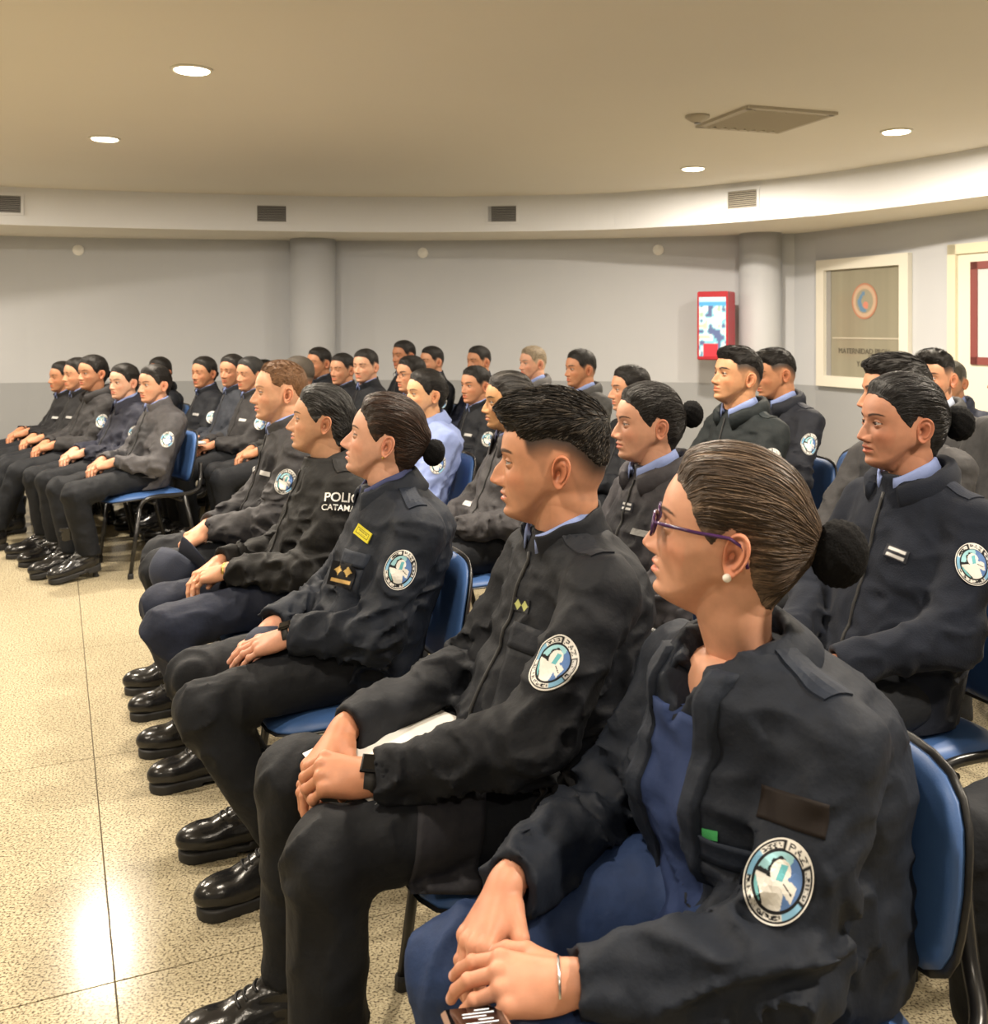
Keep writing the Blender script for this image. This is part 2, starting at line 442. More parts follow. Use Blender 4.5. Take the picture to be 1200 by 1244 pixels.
HAIRLINES = {
    # side-view outlines (x forward, z up) of the hair-bearing area
    'bun':   [(0.13, 0.088), (0.083, 0.074), (0.066, 0.060), (0.050, 0.038), (0.040, 0.018), (0.026, 0.004), (0.017, -0.004), (0.008, 0.010), (-0.004, 0.026),
              (-0.026, 0.020), (-0.034, -0.010), (-0.046, -0.050), (-0.066, -0.082), (-0.14, -0.085), (-0.16, 0.2), (0.14, 0.2)],
    'short': [(0.13, 0.078), (0.083, 0.072), (0.068, 0.066), (0.056, 0.052), (0.046, 0.026), (0.026, 0.020), (0.000, 0.036),
              (-0.030, 0.034), (-0.060, 0.010), (-0.085, -0.010), (-0.16, -0.02), (-0.16, 0.2), (0.14, 0.2)],
    'fade':  [(0.14, 0.066), (0.085, 0.062), (0.066, 0.062), (0.056, 0.050), (0.040, 0.046), (0.010, 0.053),
              (-0.030, 0.047), (-0.060, 0.026), (-0.084, 0.000), (-0.16, -0.02), (-0.16, 0.2), (0.14, 0.2)],
    'thin':  [(0.13, 0.092), (0.075, 0.086), (0.050, 0.074), (0.048, 0.052), (0.034, 0.030), (0.014, 0.024), (0.000, 0.036),
              (-0.030, 0.030), (-0.056, -0.010), (-0.085, -0.040), (-0.16, -0.04), (-0.16, 0.2), (0.14, 0.2)],
}
STUBBLE = [(0.13, 0.074), (0.083, 0.070), (0.066, 0.062), (0.052, 0.046), (0.046, 0.022), (0.026, 0.004), (0.018, -0.020), (0.012, -0.022), (0.008, 0.010), (-0.004, 0.028),
           (-0.028, 0.022), (-0.034, -0.018), (-0.050, -0.066), (-0.16, -0.085), (-0.16, 0.2), (0.14, 0.2)]
def ear_mesh(res):
    na, nr = {3: (40, 14), 2: (24, 8), 1: (14, 5)}[res]
    V = []; 
    rho = np.linspace(0, 1, nr)[1:]
    al = np.linspace(0, 2 * np.pi, na, endpoint=False)
    R, A = np.meshgrid(rho, al, indexing='ij')
    a = 0.0165 * (1 + 0.22 * np.sin(A)); b = 0.0315
    u = R * a * np.cos(A); v = R * b * np.sin(A)
    def relief(u, v, R, A):
        back = np.cos(A) < 0.55
        rim = 0.0062 * gauss(R - 0.90, 0.10) * (1 - 0.85 * gauss(A - 5.6, 0.8)) * np.where(v < -0.020, 0.3, 1)
        anti = 0.0052 * gauss(R - 0.56, 0.11) * sstep(0.5, -0.3, np.cos(A)) * (v > -0.019)
        conch = -0.0115 * np.exp(-((u - 0.0025) / 0.0068) ** 2 - ((v + 0.004) / 0.0105) ** 2)
        trag = 0.0050 * np.exp(-((u - 0.012) / 0.0035) ** 2 - ((v + 0.006) / 0.006) ** 2)
        return rim + anti + conch + trag
    out = 0.0085 - 0.50 * u + relief(u, v, R, A)
    ring = np.stack([u, out, v], -1)
    back1 = np.stack([u[-1] * 1.0, out[-1] - 0.0035, v[-1] * 1.0], -1)
    back2 = np.stack([u[-1] * 0.78 + 0.003, np.minimum(out[-1] - 0.007, 0.004), v[-1] * 0.80], -1)
    back3 = np.stack([u[-1] * 0.45 + 0.005, np.full(na, -0.012), v[-1] * 0.6], -1)
    c0 = np.array([[0, 0.0085 + relief(0., 0., 0., 0.), 0]])
    V = np.concatenate([c0, ring.reshape(-1, 3), back1, back2, back3])
    Q = [(0, 1 + i, 1 + (i + 1) % na) for i in range(na)]
    for k in range(nr - 2 + 3):
        for i in range(na):
            j = (i + 1) % na; Q.append((1 + k*na + i, 1 + (k+1)*na + i, 1 + (k+1)*na + j, 1 + k*na + j))
    # coloured in build_head: redder skin, with shade painted into the hollows
    return V, Q
_EARS = {r: ear_mesh(r) for r in (1, 2, 3)}
def rot_head(V, hp, hd, sc, yaw, pitch, roll=0.0):
    """head-local points to person-local: turn the head, let the neck blend back to the torso"""
    V = V * sc
    cy, sy, cp, sp = math.cos(yaw), math.sin(yaw), math.cos(pitch), math.sin(pitch)
    Ry = np.array([[cy, -sy, 0], [sy, cy, 0], [0, 0, 1]]); Rp = np.array([[cp, 0, -sp], [0, 1, 0], [sp, 0, cp]])
    cr, sr = math.cos(roll), math.sin(roll)
    Rr = np.array([[1, 0, 0], [0, cr, -sr], [0, sr, cr]])
    piv = np.array([-0.02, 0, -0.06]) * sc
    H = (V - piv) @ (Ry @ Rp @ Rr).T + piv
    w = sstep(-0.10, -0.20, V[:, 2] / sc + 0.35 * np.minimum(V[:, 0] / sc, 0) * 0)[:, None]
    return H * (1 - w) + V * w + np.array(hd)
def build_head(hp, res):
    """returns dict of arrays in head-local coordinates: skin verts/faces/colours/material"""
    th, z = head_grid(res); nz, nt = len(z), len(th)
    Z, TH = np.meshgrid(z, th, indexing='ij')
    X, Y, Zr = head_points(TH, Z, hp)
    ay = np.abs(Y); al, upz, dnz = almond(ay, Z, hp.get('eye_open', 1.0))
    fr = X > 0.05
    if res >= 2:
        X = np.where(fr & (al > 0.0002), X - 0.0065, X)
    tone = np.array(hp['skin'], np.float32)
    Cc = np.tile(tone, (nz, nt, 1)).astype(np.float32)
    def mixc(w, c):
        nonlocal Cc
        w = np.clip(w, 0, 1)[..., None]; Cc = Cc * (1 - w) + np.array(c, np.float32) * w
    red = tone * np.array([1.10, 0.72, 0.66])
    mixc(0.35 * gauss(ay - 0.046, 0.022) * gauss(Z + 0.030, 0.018) * fr, red)
    mixc(0.35 * gauss(ay, 0.014) * gauss(Z + 0.038, 0.010) * fr, red)
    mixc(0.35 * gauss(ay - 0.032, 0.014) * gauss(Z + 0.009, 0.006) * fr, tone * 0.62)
    # lips
    uu = ay / 0.0240
    topl = -0.0540 - 0.0095 * uu ** 2.4 + 0.0015 * gauss(ay - 0.006, 0.004); botl = -0.0745 + 0.0110 * uu ** 2.6
    lp = np.minimum(topl - Z, Z - botl)
    lipc = hp.get('lipc', tone * np.array([0.95, 0.52, 0.50]))
    mixc(sstep(-0.0008, 0.0012, lp) * (uu < 1.0) * fr * 0.85, lipc)
    mixc(0.75 * gauss(Z + 0.0635, 0.0011) * (ay < 0.0245) * fr, tone * 0.25)
    mixc(0.8 * gauss(ay - 0.0065, 0.0032) * gauss(Z + 0.0463, 0.0020) * fr, tone * 0.22)
    # brows and lash line
    bt = (ay - 0.012) / 0.042
    bz = 0.0185 + 0.0085 * np.sin(np.clip(bt, 0, 1) * 2.3) - 0.004 * np.clip(bt, 0, 1)
    bth = (0.0038 if hp.get('fem') else 0.0050) * (1 - 0.5 * np.clip(bt, 0, 1))
    mixc(0.9 * sstep(1.25, 0.6, np.abs(Z - bz) / bth) * sstep(-0.05, 0.08, bt) * sstep(1.05, 0.9, bt) * fr * hp.get('browa', 1.0), np.array(hp['hairc']) * 1.0)
    inu = np.abs((ay - 0.0305) / 0.0142) < 1.02
    mixc(1.0 * gauss(Z - upz - 0.0006, 0.0016) * inu * fr, (0.012, 0.008, 0.006)); mixc((al > 0.0002) * 0.75 * fr, tone * 0.25)
    mixc(0.6 * gauss(Z - dnz + 0.0004, 0.0009) * inu * fr, tone * 0.35)
    mixc(0.35 * gauss(Z - upz - 0.0045, 0.0009) * inu * fr, tone * 0.45)
    style = hp['style']
    if style in ('short', 'fade', 'thin'):
        sd = poly_sd(X, Z, STUBBLE); sdh = poly_sd(X, Z, HAIRLINES[style])
        dark = 0.97 * sstep({'fade': -0.060, 'short': -0.055}.get(style, -0.05), 0.000, sdh) if style != 'thin' else 0.35 * sstep(-0.05, 0.0, sdh)
        wv = sstep(-0.003, 0.006, sd) * np.clip(dark, 0, 1) ** 1.1
        wv = np.maximum(wv, 0.25 * sstep(-0.003, 0.006, sd) * (style != 'thin')); mixc(wv, np.array(hp['hairc']) * 1.5)
        if not hp.get('fem'):
            mixc(hp.get('beard', 0.12) * sstep(-0.035, -0.06, Z) * sstep(-0.125, -0.11, Z) * (X > 0.0) * (lp < 0), tone * 0.35)
    V = np.stack([X, Y, Zr], -1).reshape(-1, 3); C = Cc.reshape(-1, 3)
    i = np.arange(nz - 1)[:, None]; j = np.arange(nt)[None, :]; j2 = (j + 1) % nt
    Q = np.stack([i*nt + j, (i+1)*nt + j, (i+1)*nt + j2, i*nt + j2], -1).reshape(-1, 4)
    Vs = [V, np.array([[0, 0, 0.1135]])]; Cs = [C, C[:1]]
    top = len(V); polys = Q.tolist() + [(top, k, (k + 1) % nt) for k in range(nt)]
    midx = [0] * len(polys); n = top + 1
    # ears
    eV, eQ = _EARS[res]
    es = hp.get('ear', 1.0)
    for sgn in (1, -1):
        e = eV * es
        ca, sa = math.cos(0.16), math.sin(0.16)
        ex = e[:, 0] * ca - e[:, 2] * sa; ez = e[:, 0] * sa + e[:, 2] * ca
        P = np.stack([ex - 0.016, sgn * (e[:, 1] + 0.0705), ez - 0.010], -1)
        ec = np.tile(tone * np.array([1.06, 0.84, 0.78]), (len(P), 1))
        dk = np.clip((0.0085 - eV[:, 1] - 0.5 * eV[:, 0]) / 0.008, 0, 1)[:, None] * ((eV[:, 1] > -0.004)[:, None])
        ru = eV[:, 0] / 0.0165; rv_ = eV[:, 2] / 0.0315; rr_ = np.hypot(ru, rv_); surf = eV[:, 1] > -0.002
        cd = 0.70 * np.exp(-((eV[:, 0] - 0.003) / 0.0070) ** 2 - ((eV[:, 2] + 0.004) / 0.0115) ** 2) + 0.38 * np.exp(-((rr_ - 0.72) / 0.10) ** 2) * (eV[:, 0] < 0.008) * (eV[:, 2] > -0.016)  # concha and rim groove darkened: shade put into the ear colour
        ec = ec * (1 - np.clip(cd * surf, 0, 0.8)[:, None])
        Vs.append(P); Cs.append(ec)
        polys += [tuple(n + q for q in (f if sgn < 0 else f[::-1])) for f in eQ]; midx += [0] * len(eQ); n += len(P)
    # eyeballs
    na, nb = {3: (28, 18), 2: (16, 12), 1: (10, 8)}[res]
    gx, gy = hp.get('gaze', (0.0, 0.0))
    for sgn in (1, -1):
        P = []; cc = []
        for b in range(nb + 1):
            ph = math.pi * (b / nb) ** 1.35
            for a in range(na):
                w = 2 * math.pi * a / na
                P.append((EYE[3] * math.cos(ph), EYE[3] * math.sin(ph) * math.cos(w), EYE[3] * math.sin(ph) * math.sin(w)))
                d = EYE[3] * math.sin(ph)
                cc.append((0.004, 0.003, 0.003) if (d < 0.0026 and ph < 1) else ((0.045, 0.020, 0.010) if (d < 0.0064 and ph < 1) else (0.36, 0.33, 0.31)))
        P = np.array(P)
        cg, sg, cv, sv = math.cos(gx), math.sin(gx), math.cos(gy), math.sin(gy)
        P = P @ np.array([[cg, -sg, 0], [sg, cg, 0], [0, 0, 1]]).T
        P = P + np.array([EYE[0] - 0.0002, sgn * EYE[1], EYE[2]])
        Vs.append(P); Cs.append(np.array(cc))
        for b in range(nb):
            for a in range(na):
                a2 = (a + 1) % na; polys.append((n + b*na + a, n + (b+1)*na + a, n + (b+1)*na + a2, n + b*na + a2)); midx.append(1)
        n += len(P)
    return np.concatenate(Vs), polys, np.concatenate(Cs), midx
def build_hair(hp, res):
    th, z = head_grid(res)
    th = np.arange(len(th)) / len(th) * 2 * np.pi; z = z[z > -0.10]
    nz, nt = len(z), len(th)
    Z, TH = np.meshgrid(z, th, indexing='ij')
    hp2 = dict(hp)
    r = head_radius(TH, Z, hp2); X = r * np.cos(TH); Y = r * np.sin(TH)
    style = hp['style']
    wob = 0.005 * (vnoise(np.stack([X * 130, Y * 130, Z * 130 + 9], -1).reshape(-1, 3)).reshape(X.shape) - 0.5)
    sd = poly_sd(X, Z, HAIRLINES[style]) + (wob if style != 'fade' else wob * 0.5)
    L = np.sqrt(X*X + Y*Y + Z*Z) + 1e-6
    vol = hp.get('vol', 1.0)
    if style == 'bun':
        T = 0.008 * vol + 0.005 * vol * sstep(0.02, 0.09, Z)
        bx, bz = hp.get('bun', (-0.128, 0.015))
        d = np.array([bx, 0, bz]); d = d / np.linalg.norm(d)
        dot = (X * d[0] + Z * d[2]) / L
        e1 = np.array([-d[2], 0, d[0]])
        az = np.arctan2(Y, X * e1[0] + Z * e1[2]); pol = np.arccos(np.clip(dot, -1, 1))
        S = az / (2 * np.pi) * 4; Tt = pol
        T = T + 0.010 * vol * sstep(0.5, 0.1, pol)
        st3 = np.stack([np.cos(az) * 9, np.sin(az) * 9, pol * 2], -1)
        T = T + 0.0030 * (vnoise((st3 * 1.6).reshape(-1, 3)).reshape(X.shape) - 0.5) * sstep(0.1, 0.6, pol) + 0.0016 * (vnoise((st3 * 4.5 + 7).reshape(-1, 3)).reshape(X.shape) - 0.5)
        edge = 0.030; T0 = 0.0012
    else:
        base = {'short': 0.008, 'fade': 0.017, 'thin': 0.006}[style] * vol
        T = base * sstep(0.025, 0.085, Z) + 0.003
        if style == 'fade':
            T = T + 0.011 * sstep(0.02, 0.085, X) * sstep(0.05, 0.08, Z)
        S = Y * 26; Tt = X * 6 + Z * 2
        T = T + (0.006 if style == 'fade' else 0.0025) * (vnoise(np.stack([Y * 160, X * 30, Z * 40], -1).reshape(-1, 3)).reshape(X.shape) - 0.5)
        edge = {'fade': 0.016, 'short': 0.026, 'thin': 0.024}[style]; T0 = 0.0012
    k = sstep(-0.001, edge, sd)
    T = T * k + T0 * sstep(-0.002, 0.001, sd) - 0.0045 * sstep(0.000, -0.003, sd)
    g = 1 + T / np.sqrt(X*X + Y*Y + (Z*0.9)**2 + 1e-9)
    HX, HY, HZ = X * g, Y * g, Z * g
    if style == 'fade':                                     # fringe pushed forward
        HX = HX + 0.016 * k * sstep(0.05, 0.09, X) * sstep(0.085, 0.055, Z)
    V = np.stack([HX, HY, HZ], -1).reshape(-1, 3)
    i = np.arange(nz - 1)[:, None]; j = np.arange(nt)[None, :]; j2 = (j + 1) % nt
    Q = np.stack([i*nt + j, (i+1)*nt + j, (i+1)*nt + j2, i*nt + j2], -1).reshape(-1, 4)
    s1 = sd.reshape(-1); keep = (s1[Q] > -0.004).any(1)
    Q = Q[keep]
    polys = Q.tolist(); top = len(V)
    g0 = 0.1135 + (float(T[0].mean()))
    V = np.concatenate([V, [[0, 0, g0]]])
    polys += [(top, k2, (k2 + 1) % nt) for k2 in range(nt)]
    uv = np.stack([S, Tt, np.zeros_like(S)], -1).reshape(-1, 3); uv = np.concatenate([uv, uv[:1]])
    C = np.tile(np.array(hp['hairc'], np.float32), (len(V), 1))
    if style == 'bun' and hp.get('streak') is not None:
        w = (sstep(0.45, 0.8, vnoise(np.stack([S * 14, Tt * 1.2, S * 0], -1).reshape(-1, 3))))
        w = np.append(w, 0)[:, None]; C = C * (1 - w) + np.array(hp['streak']) * w
    return V, polys, C, uv
def hair_strands(hp, shellV, shellQ, bunp, num, seed=1):
    """fine locks lying over the hair: swept back to the bun, or combed forward"""
    rs = np.random.RandomState(seed); style = hp['style']
    bv = BVHTree.FromPolygons([tuple(v) for v in shellV.tolist()], shellQ)
    V = []; Q = []; C = []; U = []
    base = np.array(hp['hairc']); st = np.array(hp['streak']) if hp.get('streak') is not None else base * 2.2
    poly = HAIRLINES[style]; n = 0
    def add(path, r, col):
        nonlocal n
        m = len(path)
        for i, p in enumerate(path):
            t = (path[min(i+1, m-1)] - path[max(i-1, 0)]).normalized(); a = t.cross(p.normalized()); a = a.normalized() if a.length > 1e-6 else Vector((0, 1, 0)); b = a.cross(t)
            rr = r * (1 - (i / (m - 1)) ** 3 * 0.85) * (0.35 + 0.65 * min(1, i / 1.5))
            for k in range(3):
                w = 2.094 * k; V.append(p + (a * math.cos(w) * 1.6 + b * math.sin(w)) * rr); C.append(col); U.append((n * 0.013 + k * .02, i * 0.05, 0))
        for i in range(m - 1):
            for k in range(3):
                k2 = (k + 1) % 3; Q.append((n + i*3 + k, n + (i+1)*3 + k, n + (i+1)*3 + k2, n + i*3 + k2))
        n += 3 * m
    tries = 0; cnt = 0
    if style == 'bun':
        d = Vector((bunp[0], 0, bunp[1])).normalized(); e1 = Vector((-d.z, 0, d.x)); e2 = Vector((0, 1, 0))
        while cnt < num and tries < num * 4:
            tries += 1
            az = rs.uniform(-math.pi, math.pi); p0 = rs.uniform(0.5, 2.75); L_ = rs.uniform(0.5, 1.6)
            path = []; steps = 11; off = rs.uniform(0.0002, 0.0016); daz = rs.normal(0, 0.05); ok = True; wv = rs.uniform(0, 6)
            p1 = max(0.22, p0 - L_)
            for i in range(steps):
                t = i / (steps - 1); pol = p0 + (p1 - p0) * t; a = az + daz * t + 0.012 * math.sin(wv + 5 * t)
                dr = d * math.cos(pol) + (e1 * math.cos(a) + e2 * math.sin(a)) * math.sin(pol)
                h = bv.ray_cast(Vector((0, 0, 0)), dr, 0.3)
                if h[0] is None: ok = False; break
                q = h[0] + dr * (off * math.sin(math.pi * min(1, t * 1.2)) )
                if i == 0 and poly_sd(np.array([q.x]), np.array([q.z]), poly)[0] < (0.000 if rs.rand() < 0.8 else -0.008): ok = False; break
                path.append(q)
            if not ok: continue
            k = rs.rand() ** 2; add(path, rs.uniform(0.0004, 0.0009), tuple(base * (1 - k) + st * k)); cnt += 1
    else:
        ln = {'fade': 0.040, 'short': 0.016, 'thin': 0.016}[style]
        while cnt < num and tries < num * 5:
            tries += 1
            dr = Vector(rs.normal(0, 1, 3)); dr.z = abs(dr.z) * 0.9 + 0.02; dr.normalize()
            h = bv.ray_cast(Vector((0, 0, 0)), dr, 0.3)
            if h[0] is None: continue
            q = h[0]; sdv = poly_sd(np.array([q.x]), np.array([q.z]), poly)[0]
            if sdv < 0.001: continue
            topk = min(1, max(0, (q.z - 0.05) / 0.05)); l = ln * rs.uniform(0.6, 1.2) * (0.35 + 0.65 * topk) * (1.25 if q.x > 0.05 else 1)
            fw = Vector((1, rs.normal(0, 0.18) + 0.25 * (q.y / 0.07) * (1 - topk), -0.9 * (1 - topk))); path = [q.copy()]; p = q.copy(); st_n = 5
            for i in range(1, st_n):
                nr = bv.find_nearest(p); nn = nr[1]; nn = nn if nn.dot(p) > 0 else -nn
                tt = (fw - nn * fw.dot(nn)); tt = tt.normalized() if tt.length > 1e-6 else Vector((1, 0, 0)); p = p + tt * (l / st_n)
                nr = bv.find_nearest(p); nn = nr[1]; nn = nn if nn.dot(p) > 0 else -nn; lift = l * (0.05 + 0.16 * topk * rs.uniform(0.3, 1)) * (i / st_n) ** 1.5
                edge = poly_sd(np.array([p.x]), np.array([p.z]), poly)[0]
                path.append((nr[0] + nn * (lift + 0.0006)) if (edge > -0.002 or i < 2) else (p + nn * lift))
            k = rs.rand() ** 2.5; add(path, rs.uniform(0.0005, 0.0011) * (1.3 if style == 'fade' else 1), tuple(base * (1 - k) + st * k)); cnt += 1
    return np.array([tuple(v) for v in V]), Q, np.array(C), np.array(U)
def bun_mesh(c, r, res):
    na = {3: 48, 2: 24, 1: 12}[res]; nb = na * 2 // 3
    b = np.linspace(0, np.pi, nb + 1); a = np.arange(na) / na * 2 * np.pi
    B_, A_ = np.meshgrid(b, a, indexing='ij')
    n = np.stack([np.cos(B_) * 0.86, np.sin(B_) * np.cos(A_), np.sin(B_) * np.sin(A_) * 1.04], -1)
    k = r * (1 + 0.05 * (vnoise((n * 3 + 11).reshape(-1, 3)).reshape(B_.shape) - 0.5) + 0.055 * np.sin(A_ * 12 + 4 * np.sin(B_ * 2)) * np.sin(B_ * 14) * np.sin(B_))
    V = (n * k[..., None]).reshape(-1, 3) + np.array(c)
    i = np.arange(nb)[:, None]; j = np.arange(na)[None, :]; j2 = (j + 1) % na
    return V, np.stack([i*na + j, i*na + j2, (i+1)*na + j2, (i+1)*na + j], -1).reshape(-1, 4)

# ------------------------------------------------------------------ hands (right hand: +X fingers, +Y thumb, +Z back)
def hand_sdf(curl, spread=1.0, thumb=(0.0, 0.0)):
    """curl = four (a1, a2, a3) joint angles, index to little"""
    base = [(0.094, 0.030, 0.0), (0.097, 0.010, 0.003), (0.093, -0.011, 0.001), (0.084, -0.030, -0.004)]
    ln = [(0.041, 0.025, 0.020), (0.045, 0.028, 0.021), (0.041, 0.026, 0.021), (0.032, 0.020, 0.019)]
    prim = []; tips = []
    for f in range(4):
        p = np.array(base[f]); yaw = (0.10, 0.02, -0.05, -0.14)[f] * spread; ang = 0.0; rr = (0.0102, 0.0106, 0.0100, 0.0088)[f]
        for k in range(3):
            ang += curl[f][k]
            d = np.array([math.cos(ang) * math.cos(yaw), math.cos(ang) * math.sin(yaw), -math.sin(ang)])
            q = p + d * ln[f][k]; prim.append((p, q, rr, rr * 0.90)); rr *= 0.90; p = q
        tips.append((p, np.array([math.sin(ang) * math.cos(yaw), 0, math.cos(ang)])))
    ty, tp = thumb
    p = np.array([0.026, 0.026, -0.010]); th = []
    d = np.array([0.70, 0.62 + ty, -0.32 - tp]); d /= np.linalg.norm(d)
    for k, (l, r0, r1) in enumerate(((0.044, 0.0150, 0.0125), (0.033, 0.0120, 0.0105), (0.026, 0.0108, 0.0088))):
        q = p + d * l; th.append((p, q, r0, r1)); p = q
        d = d + np.array([0.22, -0.28, -0.05]); d /= np.linalg.norm(d)
    tips.append((p, np.array([0.1, 0.4, 0.9])))
    def fn(P):
        m = sd_cone(P, (0, 0.0, 0), base[0], 0.021, 0.0125)
        for f in (1, 2, 3):
            m = smin(m, sd_cone(P, (0, (0, -0.001, -0.006)[f-1], 0), base[f], 0.021, 0.0125), 0.012)
        m = smin(m, sd_cone(P, (-0.040, 0, 0), (0.005, 0, 0), 0.0225, 0.0225), 0.015)
        m = np.maximum(m, P[:, 2] - 0.0165 - 0.0 * P[:, 0]) if False else m
        m = smin(m, sd_ell(P, (0.045, 0.022, -0.012), (0.034, 0.019, 0.014)), 0.012)
        m = smin(m, sd_ell(P, (0.045, -0.024, -0.010), (0.040, 0.014, 0.013)), 0.012)
        t = np.full(len(P), 1e3, np.float32)
        for (a, b, r0, r1) in th: t = smin(t, sd_cone(P, a, b, r0, r1), 0.004)
        m = smin(m, t, 0.010)
        for f in range(4):
            g = np.full(len(P), 1e3, np.float32)
            for (a, b, r0, r1) in prim[f*3:f*3+3]: g = smin(g, sd_cone(P, a, b, r0, r1), 0.003)
            g = np.minimum(g, sd_ell(P, prim[f*3+1][0] + np.array([0, 0, 0.001]), (0.0104, 0.0104, 0.0104)))
            m = smin(m, g, 0.0035)
            m = smin(m, sd_ell(P, np.array(base[f]) + (0, 0, 0.004), (0.011, 0.009, 0.010)), 0.006)
        return m
    return fn, tips
POSES = {
    'rest': ([(0.35, 0.45, 0.25), (0.42, 0.50, 0.30), (0.50, 0.52, 0.30), (0.58, 0.55, 0.30)], 1.0, (0.0, 0.0)),
    'grip': ([(0.75, 0.85, 0.40), (0.80, 0.95, 0.45), (0.85, 1.00, 0.50), (0.90, 1.00, 0.50)], 0.7, (-0.25, 0.15)),
    'hold': ([(0.95, 1.15, 0.55), (1.00, 1.20, 0.60), (1.05, 1.20, 0.60), (1.10, 1.20, 0.60)], 0.6, (-0.2, 0.1)),
    'flat': ([(0.15, 0.22, 0.12), (0.18, 0.25, 0.15), (0.20, 0.28, 0.15), (0.25, 0.28, 0.15)], 0.8, (0.0, 0.0)),
}
_HC = {}
def hand_template(pose, h):
    key = (pose, h)
    if key not in _HC:
        fn, tips = hand_sdf(*POSES[pose])
        V, Q = sdf_mesh(fn, (-0.085, -0.060, -0.115), (0.225, 0.105, 0.035), h)
        nail = np.zeros(len(V), np.float32)
        for (p, n) in tips:
            c = p + n / np.linalg.norm(n) * 0.007
            nail = np.maximum(nail, sstep(0.0075, 0.0055, np.linalg.norm(V - c, axis=1)))
        _HC[key] = (V, Q, nail)
    return _HC[key]
# ------------------------------------------------------------------ stroke lettering and the sleeve emblem
GL = {'A': [(0,0,.5,1),(.5,1,1,0),(.2,.4,.8,.4)], 'C': [(1,.85,.6,1),(.6,1,.15,.8),(.15,.8,0,.5),(0,.5,.15,.2),(.15,.2,.6,0),(.6,0,1,.15)],
      'D': [(0,0,0,1),(0,1,.6,.95),(.6,.95,1,.5),(1,.5,.6,.05),(.6,.05,0,0)], 'E': [(0,0,0,1),(0,1,.9,1),(0,.5,.7,.5),(0,0,.9,0)],
      'I': [(.5,0,.5,1)], 'J': [(.8,1,.8,.2),(.8,.2,.4,0),(.4,0,.1,.2)], 'L': [(0,1,0,0),(0,0,.9,0)], 'M': [(0,0,0,1),(0,1,.5,.4),(.5,.4,1,1),(1,1,1,0)],
      'N': [(0,0,0,1),(0,1,1,0),(1,0,1,1)], 'O': [(.5,1,.05,.75),(.05,.75,.05,.25),(.05,.25,.5,0),(.5,0,.95,.25),(.95,.25,.95,.75),(.95,.75,.5,1)],
      'P': [(0,0,0,1),(0,1,.8,.95),(.8,.95,.9,.7),(.9,.7,.7,.5),(.7,.5,0,.5)], 'R': [(0,0,0,1),(0,1,.8,.95),(.8,.95,.9,.7),(.9,.7,.7,.5),(.7,.5,0,.5),(.4,.5,1,0)],
      'S': [(.95,.85,.5,1),(.5,1,.05,.8),(.05,.8,.5,.5),(.5,.5,.95,.25),(.95,.25,.5,0),(.5,0,.05,.15)], 'T': [(0,1,1,1),(.5,1,.5,0)],
      'U': [(0,1,0,.25),(0,.25,.5,0),(.5,0,1,.25),(1,.25,1,1)], 'Z': [(0,1,1,1),(1,1,0,0),(0,0,1,0)], ' ': [], 'V': [(0,1,.5,0),(.5,0,1,1)]}
def seg_d(x, y, s):
    dx, dy = s[2]-s[0], s[3]-s[1]; t = np.clip(((x-s[0])*dx + (y-s[1])*dy) / (dx*dx+dy*dy+1e-9), 0, 1)
    return np.hypot(x-s[0]-t*dx, y-s[1]-t*dy)
def ring_text(x, y, text, a0, a1, rho, h, bottom=False):
    """distance to lettering set round an ellipse (unit circle space)"""
    best = np.full(x.shape, 9.0, np.float32); n = len(text)
    for i, ch in enumerate(text):
        a = math.radians(a0 + (a1 - a0) * (i + 0.5) / n); w = abs(math.radians(a1 - a0)) / n * rho * 0.66
        cx, cy = rho * math.cos(a), rho * math.sin(a)
        up = np.array([math.cos(a), math.sin(a)]) * (-1 if bottom else 1); rt = np.array([up[1], -up[0]])
        lx = ((x - cx) * rt[0] + (y - cy) * rt[1]) / w + .5; ly = ((x - cx) * up[0] + (y - cy) * up[1]) / h + .5
        for s in GL.get(ch, []):
            d = seg_d(lx * w, ly * h, (s[0]*w, s[1]*h, s[2]*w, s[3]*h)); best = np.minimum(best, d)
    return best
